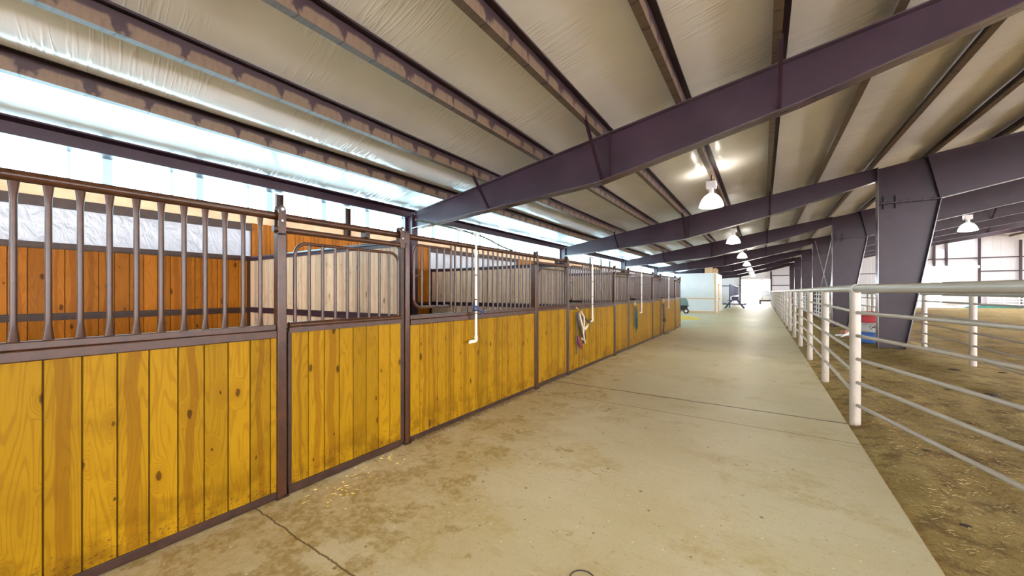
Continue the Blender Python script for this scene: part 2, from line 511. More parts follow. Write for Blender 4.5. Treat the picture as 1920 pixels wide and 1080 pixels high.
def obj(name, mb, mat, parent=None, loc=None, bv=0.0, label=None):
    me = mb if isinstance(mb, bpy.types.Mesh) else mb.mesh(name)
    o = bpy.data.objects.new(name, me)
    C.objects.link(o)
    if mat is not None and not me.materials:
        me.materials.append(M[mat] if isinstance(mat, str) else mat)
    if parent:
        o.parent = parent
    if loc:
        o.location = loc
    if bv:
        bevel(o, bv)
    if label:
        o['label'] = label
    return o

def tag(o, label, cat, group=None, kind='thing'):
    o['label'] = label
    o['category'] = cat
    o['kind'] = kind
    if group:
        o['group'] = group
    return o

def thing(name, label, cat, loc=(0, 0, 0), rz=0.0, group=None):
    o = bpy.data.objects.new(name, None)
    o.empty_display_size = 0.2
    C.objects.link(o)
    o.location = loc
    o.rotation_euler = (0, 0, rz)
    return tag(o, label, cat, group)

def struct(name, mb, mat, label, cat, loc=None, bv=0.0):
    o = obj(name, mb, mat, None, loc, bv)
    return tag(o, label, cat, None, 'structure')

ORD = ['first', 'second', 'third', 'fourth', 'fifth', 'sixth', 'seventh', 'eighth', 'ninth', 'tenth', 'eleventh', 'twelfth',
       'thirteenth', 'fourteenth', 'fifteenth', 'sixteenth', 'seventeenth', 'eighteenth', 'nineteenth', 'twentieth']

# ------------------------------------------------------------------ building grid
XF = -3.04                    # plane of the stall fronts
XB = -6.67                    # stall back wall
XE = -6.35                    # inner face of the eave columns
XC = 2.47                     # inner face of the tapered columns
RIDGE = 18.5
Y_END = 59.2
Y_BACK = -32.0
FR = [5.72 + 7.62 * k for k in range(7)]     # frame lines
def ztop(x):                  # top of the rafters
    return 4.318 + x / 6.0 if x <= RIDGE else 4.318 + RIDGE / 6.0 - (x - RIDGE) / 6.0
PUR_H = 0.19

# ------------------------------------------------------------------ floor and ground
struct('floor', MB().box(-6.9, 0.83, Y_BACK, Y_END + 0.3, -0.25, 0.0), 'concrete', 'worn pale concrete aisle floor with joints and brown stains', 'floor')

def ground_mesh():
    def rng(spec):
        out = []
        for a, b, s in spec:
            k = max(1, int(round((b - a) / s)))
            out += [a + (b - a) * i / k for i in range(k)]
        return out + [spec[-1][1]]
    xs = rng([(0.80, 3.0, 0.05), (3.0, 7.0, 0.12), (7.0, 14.0, 0.5), (14.0, 40.0, 1.6)])
    ys = rng([(-32.0, 0.8, 1.6), (0.8, 9.0, 0.06), (9.0, 18.0, 0.15), (18.0, 34.0, 0.5), (34.0, 59.4, 1.6)])
    vs = []
    for y in ys:
        for x in xs:
            d = x - 0.83
            e = min(1.0, max(0.0, d / 0.25))
            z = -0.03 + 0.03 * e
            z += 0.11 * math.exp(-((x - 2.9) / 0.7) ** 2) * min(1.0, max(0.0, (y - 9.0) / 4.0))
            z += e * (0.035 * mnoise.noise((x * 0.9, y * 0.6, 0.3)) + 0.022 * mnoise.noise((x * 3.1, y * 2.2, 1.7)) + 0.010 * mnoise.noise((x * 9.0, y * 7.0, 4.1)))
            vs.append((x, y, z))
    nx = len(xs)
    fs = [(j * nx + i, j * nx + i + 1, (j + 1) * nx + i + 1, (j + 1) * nx + i) for j in range(len(ys) - 1) for i in range(nx - 1)]
    return MB().add(vs, fs, True)
struct('arena_ground', ground_mesh(), 'dirt', 'brown arena dirt beside the concrete aisle, littered with straw', 'ground')
struct('yard_ground', MB().box(-60, 90, Y_END + 0.25, 160, -0.3, -0.02), 'outside', 'sunlit pale gravel yard beyond the end doors', 'ground')

def gz(x, y):
    e = min(1.0, max(0.0, (x - 0.83) / 0.25))
    z = -0.03 + 0.03 * e + 0.11 * math.exp(-((x - 2.9) / 0.7) ** 2) * min(1.0, max(0.0, (y - 9.0) / 4.0))
    return z + e * (0.035 * mnoise.noise((x * 0.9, y * 0.6, 0.3)) + 0.022 * mnoise.noise((x * 3.1, y * 2.2, 1.7)) + 0.010 * mnoise.noise((x * 9.0, y * 7.0, 4.1)))

# ------------------------------------------------------------------ roof sheets
PX = [-5.35, -4.28, -3.14, -2.08, -0.93, 0.17, 1.25, 2.35, 3.47, 4.62, 5.8, 7.0, 8.2, 9.4, 10.6, 11.8, 13.0, 14.2, 15.4, 16.6, 17.8, 19.2, 20.6]
def ceiling_mesh():
    xs_all = [-6.70] + PX[:21] + [RIDGE] + PX[21:] + [22.4, 26.0, 30.0, 35.5]
    xs = []
    for a, b in zip(xs_all[:-1], xs_all[1:]):
        k = 8
        for i in range(k):
            s = i / k
            x = a + (b - a) * s
            xs.append((x, ztop(x) + PUR_H + 0.012 - (0.015 if a < -5.5 else 0.145 if a < -5.0 else 0.05) * 4 * s * (1 - s) * min(1.0, (b - a) / 1.1)))
    xs.append((xs_all[-1], ztop(xs_all[-1]) + PUR_H))
    ys = [Y_BACK + (Y_END + 0.1 - Y_BACK) * i / 60 for i in range(61)]
    nx = len(xs)
    vs = [(x, y, z + 0.014 * mnoise.noise((x * 1.1, y * 1.3, 0.0))) for y in ys for x, z in xs]
    fs = [(j * nx + i, (j + 1) * nx + i, (j + 1) * nx + i + 1, j * nx + i + 1) for j in range(60) for i in range(nx - 1)]
    return MB().add(vs, fs, True)
struct('ceiling', ceiling_mesh(), 'vinyl', 'cream vinyl-faced insulation sheets sagging between the roof purlins', 'ceiling')

# ------------------------------------------------------------------ purlins
def z_section(h, w, t=0.006, lip=0.02):
    # web in the XZ plane at x=0, lower flange towards -x, upper flange towards +x
    p = [(-t, 0), (w, 0), (w, lip), (w - t, lip), (w - t, t), (0, t), (0, h), (-w, h), (-w, h - lip), (-w + t, h - lip), (-w + t, h - t), (-t, h - t)]
    return [(-a, b) for a, b in reversed(p)]
def purlin(x, label):
    r = thing('roof_purlin', label, 'roof purlin', (x, Y_BACK, ztop(x) + 0.002), 0, 'roof purlins')
    obj('purlin_web', MB().prism(z_section(PUR_H, 0.08), 'y', 0, Y_END - Y_BACK - 0.05), 'purlin', r)
for i, x in enumerate(PX):
    if i < 5:
        lab = f'{ORD[i]} dusty dark roof purlin up the slope from the eave strut'
    elif i < 8:
        lab = f'{ORD[i]} roof purlin from the eave, brown, running over the lamp-lit aisle'
    elif i < 21:
        lab = f'{ORD[i - 8]} dark roof purlin on the arena side of the tapered columns'
    else:
        lab = f'{ORD[i - 21]} roof purlin past the arena ridge, on the far slope'
    purlin(x, lab)

es = thing('eave_strut', 'dark purple steel eave strut above the bright translucent wall sheets', 'beam', (-6.66, Y_BACK, 3.165))
obj('strut_web', MB().prism([(0, 0), (0.14, 0.023), (0.14, 0.043), (0.012, 0.022), (0.012, 0.19), (0.14, 0.208), (0.14, 0.228), (0, 0.205)], 'y', 0, Y_END - Y_BACK - 0.05), 'steel', es)

sky_m = m_lamp('lit_skylight', (0.92, 0.97, 1.0), 9.0)
for i, y in enumerate([Y_BACK + 1.0] + [f + 0.6 for f in FR]):
    L = 6.4 if i else 35.0
    t = thing('roof_skylight', f'bright skylight strip by the arena ridge, {ORD[i]} bay of the barn', 'skylight', (16.75, y, ztop(16.75) + 0.02), 0, 'ridge skylights')
    obj('skylight_sheet', MB().prism([(0, 0), (0.95, 0.95 / 6), (0.95, 0.95 / 6 + 0.02), (0, 0.02)], 'y', 0, L), sky_m, t)

# ------------------------------------------------------------------ frames
def line_at(pts, x):
    for (a, za), (b, zb) in zip(pts[:-1], pts[1:]):
        if x <= b:
            return za + (zb - za) * (x - a) / (b - a)
    return pts[-1][1]
def rafter(name, y, pts_top, pts_bot, label, group, braces=(), stiff=()):
    x0 = pts_top[0][0]
    z0 = pts_bot[0][1]
    r = thing(name, label, 'steel beam', (x0, y, z0), 0, group)
    L = lambda p: (p[0] - x0, p[1] - z0)
    obj('web', MB().prism([L(p) for p in pts_bot] + [L(p) for p in reversed(pts_top)], 'y', -0.005, 0.005), 'steel', r)
    for nm, pts, sg in (('top_flange', pts_top, -1), ('bottom_flange', pts_bot, 1)):
        lo = [L(p) for p in pts]
        hi = [(a, b + sg * 0.014) for a, b in lo]
        obj(nm, MB().prism(lo + hi[::-1], 'y', -0.10, 0.10), 'steel_gloss', r)
    for bx in braces:
        zb = line_at(pts_bot, bx) - z0 + 0.02
        zt = ztop(bx) - z0 + 0.04
        for sg in (-1, 1):
            b = MB()
            y1 = sg * (zt - zb) * 1.0
            b.beam((bx - x0, sg * 0.03, zb), (bx - x0, y1, zt), 0.045, 0.006)
            b.beam((bx - x0 - 0.02, sg * 0.03, zb + 0.0), (bx - x0 - 0.02, y1, zt), 0.006, 0.045)
            obj('flange_brace', b, 'steel', r)
    for sx in stiff:
        zb, zt = line_at(pts_bot, sx) - z0, ztop(sx) - z0
        obj('stiffener', MB().box(sx - x0 - 0.006, sx - x0 + 0.006, -0.07, 0.07, zb + 0.014, zt - 0.014), 'steel', r)
    return r

for k, y in enumerate(FR):
    o = ORD[k]
    bot = [(XE, ztop(XE) - 0.34), (-2.1, ztop(-2.1) - 0.715), (0.4, ztop(0.4) - 0.58), (XC, ztop(XC) - 0.34)]
    top = [(XE, ztop(XE)), (XC, ztop(XC))]
    rafter('aisle_rafter', y, top, bot, f'{o} deep purple steel rafter crossing over the aisle from the near end', 'aisle rafters',
           (-4.28, -2.08, 0.17), (-1.97,))
    c = thing('eave_column', f'{o} slim purple steel eave column behind the stalls, under the {o} aisle rafter', 'steel column', (XE, y, 0), 0, 'eave columns')
    h = ztop(XE) - 0.03
    obj('web', MB().box(-0.22, -0.01, -0.005, 0.005, 0, h), 'steel', c)
    obj('inner_flange', MB().box(-0.014, 0.0, -0.085, 0.085, 0, h), 'steel', c)
    obj('outer_flange', MB().box(-0.234, -0.22, -0.085, 0.085, 0, h), 'steel', c)
    if True:
        o = ORD[k - 1] if k else ''
        zt0 = ztop(XC)
        c = thing('tapered_column', f'{o} wide tapered purple steel column between aisle fence and arena' if k > 1 else
                  ('broad tapered purple steel column standing right before the red, white and blue barrel' if k else
                  'tapered steel column out of view under the first aisle rafter'), 'steel column', (XC, y, 0), 0, 'tapered columns')
        base = 0.02
        obj('web', MB().prism([(0.0, base), (0.47, base), (1.09, 3.80), (0.88, ztop(3.35) - 0.02), (0.0, zt0 - 0.02)], 'y', -0.006, 0.006), 'steel', c)
        obj('inner_flange', MB().box(-0.016, 0.0, -0.125, 0.125, base, zt0), 'steel_gloss', c)
        obj('outer_flange', MB().prism([(0.47, base), (0.488, base), (1.108, 3.80), (1.09, 3.80)], 'y', -0.125, 0.125), 'steel_gloss', c)
        obj('knee_plate', MB().prism([(1.085, 3.80), (1.108, 3.80), (0.90, ztop(3.35) - 0.01), (0.877, ztop(3.35) - 0.01)], 'y', -0.10, 0.10), 'steel', c)
        obj('splice_plate', MB().box(0.01, 1.07, -0.10, 0.10, 3.785, 3.815), 'steel', c)
        obj('base_plate', MB().box(-0.06, 0.55, -0.16, 0.16, -0.02, 0.02), 'steel', c)
        if 0 < k < 4:
            for j in range(6):
                bx = 0.06 + j * 0.185 - (0.05 if j in (1, 3) else 0)
                obj('splice_bolt', MB().lathe([(0.016, -0.03), (0.016, 0.05)], (bx, -0.06, 3.80), 8), 'pipe_dark', c)
            for j in (0, 1):
                obj('gusset', MB().box(0.10 + j * 0.22, 0.112 + j * 0.22, -0.07, -0.006, 3.66, 3.98), 'steel', c)
    ax = 3.56
    top = [(ax - 0.2, ztop(ax - 0.2)), (RIDGE, ztop(RIDGE)), (34.0, ztop(34.0))]
    bot = [(ax - 0.02, 3.80), (10.0, ztop(10.0) - 0.72), (RIDGE, ztop(RIDGE) - 0.62), (27.0, ztop(27) - 0.72), (34.0, ztop(34.0) - 1.1)]
    if True:
        rafter('arena_rafter', y, top, bot, f'{o} long purple steel arena rafter past the tapered columns' if k > 1 else
               ('deep purple steel arena rafter rising from the column before the barrel' if k else
               'steel arena rafter out of view beyond the first aisle rafter'), 'arena rafters', (9.4, 14.2), ())

for sgn in (0, 1):
    z0, z1 = (4.55, 0.35) if sgn else (0.35, 4.55)
    t = thing('brace_rod', 'thin steel brace rod between second and third tapered columns, ' + ('falling away from the camera' if sgn else 'rising away from the camera'), 'brace rod', (XC + 0.12, FR[2], z0), 0, 'column brace rods')
    obj('rod', MB().tube((0, 0.02, 0), (0, 7.6, z1 - z0), 0.014, 8), 'bolt', t)

# ------------------------------------------------------------------ lamps
def lamp(x, y, ztip, label, dia=0.51, green=False, light=True, stem=0.0):
    k = dia / 0.51
    t = thing('high_bay_lamp', label, 'ceiling lamp', (x, y, ztip), 0, 'high bay lamps')
    top = 0.58 * k
    obj('lamp_shade', MB().lathe([(0.255 * k, 0.0), (0.25 * k, 0.02), (0.236 * k, 0.07 * k), (0.205 * k, 0.15 * k), (0.15 * k, 0.23 * k), (0.085 * k, 0.28 * k), (0.05 * k, 0.30 * k)], n=32), 'shade_green' if green else 'shade', t)
    obj('lens', MB().lathe([(0.001, -0.035 * k), (0.12 * k, -0.03 * k), (0.22 * k, -0.012 * k), (0.25 * k, 0.002)], n=32), 'lens', t)
    obj('neck', MB().lathe([(0.055 * k, 0.29 * k), (0.05 * k, 0.40 * k)], n=16), 'ballast', t)
    obj('ballast_housing', MB().box(-0.10 * k, 0.10 * k, -0.09 * k, 0.09 * k, 0.40 * k, 0.56 * k), 'ballast', t, None, 0.015)
    obj('hanger', MB().tube((0, 0, 0.55 * k), (0, 0, ztop(x) - ztip + 0.02), 0.014, 8), 'pipe_dark', t)
    if light:
        ld = bpy.data.lights.new('lamp_glow', 'AREA')
        ld.shape = 'DISK'
        ld.size = 0.46 * k
        ld.energy = LAMP_WATTS * k
        ld.color = (1.0, 0.92, 0.76)
        ld.spread = math.radians(170)
        lo = bpy.data.objects.new('lamp_glow', ld)
        C.objects.link(lo)
        lo.parent = t
        lo.location = (0, 0, -0.05 * k)
        for ux in (-0.16, 0.16):
            ud = bpy.data.lights.new('lamp_uplight', 'SPOT')
            ud.energy = 11.0 * k
            ud.spot_size = math.radians(158)
            ud.spot_blend = 1.0
            ud.shadow_soft_size = 0.04
            ud.color = (1.0, 0.92, 0.78)
            uo = bpy.data.objects.new('lamp_uplight', ud)
            C.objects.link(uo)
            uo.parent = t
            uo.location = (ux * k, 0.05, 0.42 * k)
            uo.rotation_euler = (PI, 0, 0)
for i, y in enumerate([1.91 + 7.62 * k for k in range(8)]):
    if i == 0:
        lab = 'bell-shaped aisle lamp hanging over the near aisle, before the first rafter'
    elif i == 1:
        lab = 'large bright bell-shaped lamp hanging over the aisle past the first rafter'
    else:
        lab = f'{ORD[i - 1]} bell-shaped lamp down the aisle, hanging between rafters'
    lamp(-0.96, y, 3.46, lab)
lamp(7.47, FR[2] + 3.81, 4.22, 'greenish white bell lamp hanging in the arena beyond the big column', 0.62, True)

# ------------------------------------------------------------------ left wall behind the stalls
def wall_band(nm, y0, y1, z0, z1, mat, label, cat, x=XB, t=0.05, planks=True):
    mb = MB()
    if planks:
        mb.planks('y', y1 - y0, z0, z1, t)
    else:
        mb.box(-t / 2, t / 2, 0, y1 - y0, z0, z1)
    return struct(nm, mb, mat, label, cat, (x, y0, 0))
YS0, YS1 = -1.21, 17.94
wall_band('wall_left', YS0, YS1, 0.0, 2.05, 'pine_back', 'orange knotty pine boards lining the back of the stalls', 'wall')
tall = [(2.66, 6.43), (10.32, 14.09)]
def others(a, b):
    out = []
    p = a
    for u, v in tall:
        out.append((p, u))
        p = v
    out.append((p, b))
    return out
for i, (a, b) in enumerate(tall):
    wall_band(f'wall_left.{i + 1:03d}', a, b, 2.05, 2.62, 'pine_back', f'upper pine boards of the {ORD[2 * i + 1]} stall back wall, reaching the sill', 'wall', XB + 0.01)
tr = 0
for a, b in others(YS0, YS1):
    tr += 1
    nm = ('first', 'middle', 'last')[tr - 1]
    mb = MB().box(0, 0.045, 0, b - a, 2.03, 2.10).box(0.045, 0.06, 0, b - a, 2.04, 2.06)
    struct(f'trim_{tr}', mb, 'pipe_dark', f'dark steel rail under the {nm} vinyl strip on the stall back wall', 'trim', (XB + 0.02, a, 0))
    wall_band(f'wall_left.{10 + tr:03d}', a, b, 2.10, 2.52, 'foil', f'{nm} glossy white vinyl strip above the stall back boards', 'wall', XB - 0.02, 0.03, False)
    struct(f'trim_{tr + 3}', MB().box(0, 0.05, 0, b - a, 2.50, 2.61), 'pipe_dark', f'dark steel rail over the {nm} vinyl strip on the stall back wall', 'trim', (XB + 0.0, a, 0))
struct('trim_7', MB().box(0, 0.035, 0, YS1 - YS0, 2.61, 2.79), 'pine_plain', 'pale pine sill board below the translucent wall sheets', 'trim', (XB - 0.03, YS0, 0))
struct('trim_8', MB().box(0, 0.05, 0, YS1 - YS0, 1.23, 1.31).box(0.05, 0.065, 0, YS1 - YS0, 1.25, 1.29), 'pipe_dark', 'dark steel mid rail along the stall back wall', 'trim', (XB + 0.02, YS0, 0))
struct('wall_left.020', MB().box(-0.06, -0.02, Y_BACK, YS0, 0, 2.75).box(-0.06, -0.02, YS1, Y_END, 0, 2.75), 'endwall', 'white steel lower side wall past the stalls', 'wall', (XB, 0, 0))
struct('wall_left.021', MB().box(-0.10, -0.06, YS0, YS1, 0, 2.75), 'endwall', 'white steel outer skin behind the stalls', 'wall', (XB, 0, 0))
ys = [Y_BACK] + FR + [Y_END]
for i, (a, b) in enumerate(zip(ys[:-1], ys[1:])):
    struct(f'window_{i + 1}', MB().box(-0.01, 0.01, 0, b - a, 2.74, 3.50), 'window', f'glowing translucent wall sheets of the {ORD[i]} bay under the eave', 'window', (XB - 0.07, a, 0))
for i, (y, lab) in enumerate(((3.05, 'dark steel window stud, first one before the first eave column'), (4.27, 'dark steel window stud, second one before the first eave column'),
               (16.45, 'slim dark window stud above the third stall'), (17.84, 'slim dark window stud above the end of the stalls'), (19.1, 'slim dark window stud just before the third eave column'))):
    t = thing('window_stud', lab, 'stud', (XB + 0.06, y, 2.62), 0, 'window studs')
    obj('stud_channel', MB().box(-0.03, 0.03, -0.055, -0.047, 0, 0.53).box(-0.03, 0.03, 0.047, 0.055, 0, 0.53).box(-0.03, -0.022, -0.05, 0.05, 0, 0.53), 'pipe_dark', t)

# ------------------------------------------------------------------ stall fronts
def flared_bar(L, r=0.0135, n=10):
    secs = [(0, 0.021, 0.007), (0.012, 0.020, 0.008), (0.075, r * 1.02, r), (0.10, r, r), (L - 0.10, r, r), (L - 0.075, r * 1.02, r), (L - 0.012, 0.020, 0.008), (L, 0.021, 0.007)]
    vs = [(sx * math.cos(2 * PI * k / n), sy * math.sin(2 * PI * k / n), z) for z, sy, sx in secs for k in range(n)]
    fs = [(i * n + k, i * n + (k + 1) % n, (i + 1) * n + (k + 1) % n, (i + 1) * n + k) for i in range(len(secs) - 1) for k in range(n)]
    return MB().add([(sx * math.cos(2 * PI * k / n), sy * math.sin(2 * PI * k / n), z) for z, sy, sx in secs for k in range(n)], fs, True)
BAR_PANEL = flared_bar(2.095 - 1.305).mesh('bar')
BAR_PANEL.materials.append(M['pipe'])
BAR_DOOR = MB().tube((0, 0, 0), (0, 0, 0.605), 0.0125, 10).mesh('bar')
BAR_DOOR.materials.append(M['pipe'])
BAR_FEED = MB().tube((0, 0, 0), (0, 0, 0.675), 0.0115, 10).mesh('bar')
BAR_FEED.materials.append(M['pipe'])

def arc(cy, cz, r, a0, a1, x, k=7):
    return [(x, cy + r * math.cos(math.radians(a0 + (a1 - a0) * i / k)), cz + r * math.sin(math.radians(a0 + (a1 - a0) * i / k))) for i in range(k + 1)]

def stall_panel(y0, w, label, feed):
    r = thing('stall_wall', label, 'stall wall', (XF, y0, 0), 0, 'fixed stall panels')
    obj('plank_panel', MB().planks('y', w, 0.055, 1.215, 0.04), 'pine_front', r)
    obj('bottom_rail', MB().box(-0.028, 0.028, 0, w, 0.004, 0.06), 'pipe_dark', r, None, 0.004)
    obj('cap_rail', MB().box(-0.035, 0.035, 0, w, 1.205, 1.262).box(-0.024, 0.024, 0, w, 1.262, 1.305), 'pipe', r, None, 0.006)
    y = 0.10
    if feed:
        g = obj('feed_gate', MB().path([(0.03, 0.60, 1.385)] + arc(0.13, 1.475, 0.09, 270, 180, 0.03) + arc(0.13, 1.95, 0.09, 180, 90, 0.03) + [(0.03, 0.60, 2.04)], 0.0135, 10)
                .tube((0.03, 0.60, 1.34), (0.03, 0.60, 2.09), 0.013, 10), 'pipe', r)
        for j in range(4):
            obj('bar', BAR_FEED, None, g, (0.03, 0.15 + 0.112 * j, 1.373))
        obj('latch', MB().tube((0.03, 0.03, 1.715), (0.03, 0.15, 1.715), 0.011, 8).tube((0.03, 0.03, 1.715), (0.03, 0.02, 1.76), 0.009, 8).tube((0.03, 0.15, 1.66), (0.03, 0.15, 1.76), 0.015, 8), 'pipe', g)
        y = 0.70
    else:
        y = w - 0.10 - 0.1085 * 22
    while y < w - 0.04:
        obj('bar', BAR_PANEL, None, r, (0, y, 1.302))
        y += 0.1085
    return r

def sliding_door(y0, w, label):
    r = thing('sliding_stall_gate', label, 'stall door', (XF, y0, 0), 0, 'sliding stall doors')
    obj('plank_panel', MB().planks('y', w - 0.075, 0.07, 1.235, 0.036, start=0.0), 'pine_front', r, (0, 0.03, 0))
    obj('door_frame', MB().box(-0.022, 0.022, w - 0.045, w, 0.03, 1.995).box(-0.022, 0.022, 0.005, 0.03, 0.008, 1.25).box(-0.03, 0.03, 0.005, w - 0.045, 0.008, 0.07), 'pipe_dark', r, None, 0.004)
    obj('mid_rail', MB().box(-0.022, 0.03, 0.012, w - 0.045, 1.235, 1.275).path([(0.012, 0.012, 1.292), (0.012, w - 0.045, 1.292)], 0.026, 10), 'pipe', r)
    obj('top_rail', MB().tube((0.035, -0.11, 2.015), (0.035, w, 2.015), 0.024, 12), 'pipe', r)
    g = obj('grille_frame', MB().path([(0.012, 0.06, 1.30)] + arc(0.15, 1.84, 0.09, 180, 90, 0.012) + [(0.012, w / 2, 1.93)] + arc(w - 0.16, 1.84, 0.09, 90, 0, 0.012) + [(0.012, w - 0.07, 1.30)], 0.0135, 10), 'pipe', r)
    for j in range(8):
        obj('bar', BAR_DOOR, None, g, (0.012, 0.06 + (w - 0.13) * (j + 1) / 9.0, 1.315))
    for by in (-0.055, w - 0.05):
        b = MB()
        prof = [(-0.027, -0.06), (0.027, -0.06), (0.027, 0.11)] + [(0.027 * math.cos(a * PI / 8), 0.11 + 0.034 * math.sin(a * PI / 8)) for a in range(1, 8)] + [(-0.027, 0.11)]
        b.prism([(by + p, 2.05 + q) for p, q in prof], 'x', 0.052, 0.06)
        b.prism([(by + p, 2.05 + q) for p, q in prof], 'x', -0.008, 0.0)
        b.box(0.0, 0.055, by - 0.02, by + 0.02, 1.985, 2.0)
        br = obj('roller_bracket', b, 'pipe', r)
        obj('roller_wheel', MB().lathe([(0.030, 0.004), (0.022, 0.026), (0.030, 0.048)], (0, by, 2.165), 14, 'x'), 'pipe_dark', br)
        obj('bolt', MB().lathe([(0.012, 0.058), (0.012, 0.068)], (0, by, 2.165), 6, 'x'), 'bolt', br)
        obj('bolt', MB().lathe([(0.008, 0.058), (0.008, 0.064)], (0, by, 2.08), 6, 'x'), 'bolt', br)
    obj('door_stop', MB().box(0.0, 0.075, w * 0.57, w * 0.57 + 0.05, 2.035, 2.095), 'pipe_dark', r, None, 0.008)
    return r

def stall_post(y, label, h=1.985, wdt=0.068):
    r = thing('stall_post', label, 'post', (XF, y, 0), 0, 'stall front posts')
    k = wdt / 2
    obj('post_tube', MB().box(-k, k, -k, k, 0, h), 'pipe', r, None, 0.008)
    obj('base_plate', MB().box(-k - 0.02, k + 0.012, -k - 0.01, k + 0.01, 0, 0.012), 'pipe_dark', r)
    obj('post_cap', MB().box(-k + 0.004, k - 0.004, -k + 0.004, k - 0.004, h, h + 0.008), 'pipe_dark', r)
    return r

P = 3.83
NS = 5
for k in range(NS):
    d0, d1 = 1.41 + P * k, 2.62 + P * k
    p0 = d0 - (P - 1.21)
    o = ORD[k]
    stall_panel(p0 + 0.036, d0 - p0 - 0.072, ('large yellow pine stall panel with upright bars, right beside the camera' if k == 0 else
                f'{o} yellow pine stall panel with bars and a swing-out feed gate'), k > 0)
    sliding_door(d0 + 0.042, d1 - d0 - 0.084, f'{o} sliding stall door of yellow pine and brown bars, counted from the camera')
    stall_post(d0, f'brown steel stall post before the {o} sliding door', 1.985, 0.068 if k == 0 else 0.092)
    stall_post(d1, f'brown steel stall post after the {o} sliding door', 2.16, 0.058)
    hp = thing('track_pipe', f'brown header track pipe over the {o} sliding door and its panel', 'pipe', (XF, p0, 2.118), 0, 'door track pipes')
    obj('pipe', MB().tube((0.0, 0.03, 0), (0.0, d1 - p0 - 0.03, 0), 0.029, 14), 'pipe', hp)
    pt = thing('stall_partition', f'pine board partition wall between the {o} and {ORD[k + 1]} stalls' if k < NS - 1 else 'pine board end wall closing the last stall', 'partition', (XB + 0.08, d1 + 0.02, 0), 0, 'stall partitions')
    w = XF - XB - 0.13
    obj('plank_panel', MB().planks('x', w, 0.05, 2.02, 0.045), 'pine_side', pt)
    obj('top_rail', MB().box(0, w, -0.03, 0.03, 2.02, 2.05).path([(0, 0, 2.065), (w, 0, 2.065)], 0.028, 10), 'steel', pt)
    obj('mid_rail', MB().box(0, w, -0.035, 0.035, 1.235, 1.27).box(0, w, -0.035, 0.035, 1.285, 1.315).box(0, w, -0.028, 0.028, 1.27, 1.285), 'steel', pt)
    obj('bottom_rail', MB().box(0, w, -0.03, 0.03, 0.0, 0.05), 'pipe_dark', pt)
    obj('back_post', MB().box(-0.045, 0.02, -0.045, 0.045, 0, 2.09), 'pipe_dark', pt)

# ------------------------------------------------------------------ water drops and hoses on the stall fronts
def water_drop(y, label, ztop_=2.26, zbot=0.955):
    t = thing('water_pipe', label, 'water pipe', (XF + 0.09, y, zbot), 0, 'white water drop pipes')
    obj('riser', MB().tube((0, 0, 0.02), (0, 0, ztop_ - zbot - 0.22), 0.0165, 12), 'pvc', t)
    obj('upper_riser', MB().tube((0, 0, ztop_ - zbot - 0.24), (0, 0, ztop_ - zbot), 0.013, 12).path([(0, 0, ztop_ - zbot - 0.26), (0, 0, ztop_ - zbot - 0.20)], 0.022, 12), 'pvc', t)
    obj('spout_elbow', MB().path([(0, 0, 0.05), (0, 0, 0.0), (0, -0.012, -0.012), (-0.01, -0.10, -0.012)], 0.021, 12).path([(-0.008, -0.09, -0.012), (-0.012, -0.115, -0.03)], 0.016, 10), 'pvc', t)
    for z in (0.33, 0.50, 0.80):
        obj('clamp', MB().lathe([(0.019, -0.006), (0.019, 0.006)], (0, 0, z), 12), 'pipe_dark', t)
    obj('tee_fitting', MB().path([(0, -0.07, ztop_ - zbot), (0, 0.05, ztop_ - zbot)], 0.021, 12).path([(0, 0, ztop_ - zbot - 0.05), (0, 0, ztop_ - zbot)], 0.021, 12), 'pvc_grey', t)
for k in range(4):
    water_drop(3.64 + P * k, 'white plastic water pipe with a spout on the first feed-gate panel' if k == 0 else f'white water pipe hanging down the {ORD[k]} feed-gate panel')
t = thing('water_hose', 'dark green hose run from the second post over to the first white water pipe', 'hose', (XF + 0.09, 2.72, 2.30), 0, 'overhead hoses')
obj('hose_line', MB().path([(-0.06, 0, 0.0), (-0.04, 0.25, -0.005), (-0.01, 0.5, -0.02), (0, 0.70, -0.03), (0, 0.86, -0.042)], 0.011, 10), 'hose', t)
obj('coupling', MB().tube((0, 0.56, -0.024), (0, 0.66, -0.03), 0.018, 10), 'pvc_grey', t)
t = thing('water_hose', 'dark green hose sagging from the first water pipe back to the header', 'hose', (XF + 0.09, 3.69, 2.258), 0, 'overhead hoses')
obj('hose_line', MB().path([(0, 0, 0), (-0.01, 0.25, -0.035), (-0.03, 0.5, -0.08), (-0.06, 0.72, -0.10), (-0.09, 0.9, -0.105)], 0.011, 10), 'hose', t)
t = thing('clip_strap', 'navy plastic clip strap tied round the first white water pipe', 'clip', (XF + 0.105, 3.62, 1.33))
obj('strap_knot', MB().lathe([(0.02, -0.02), (0.034, 0.0), (0.03, 0.03), (0.016, 0.05)], (0, 0, 0), 10), 'blue_plastic', t)
obj('strap_tail', MB().path([(0.01, 0.03, 0.0), (0.02, 0.09, -0.02), (0.02, 0.13, -0.05), (0.0, 0.10, -0.055)], 0.012, 8), 'blue_plastic', t)
obj('strap_end', MB().path([(0.0, -0.01, 0.03), (0.0, -0.05, 0.06), (0.0, -0.1, 0.05)], 0.008, 8), 'blue_plastic', t)

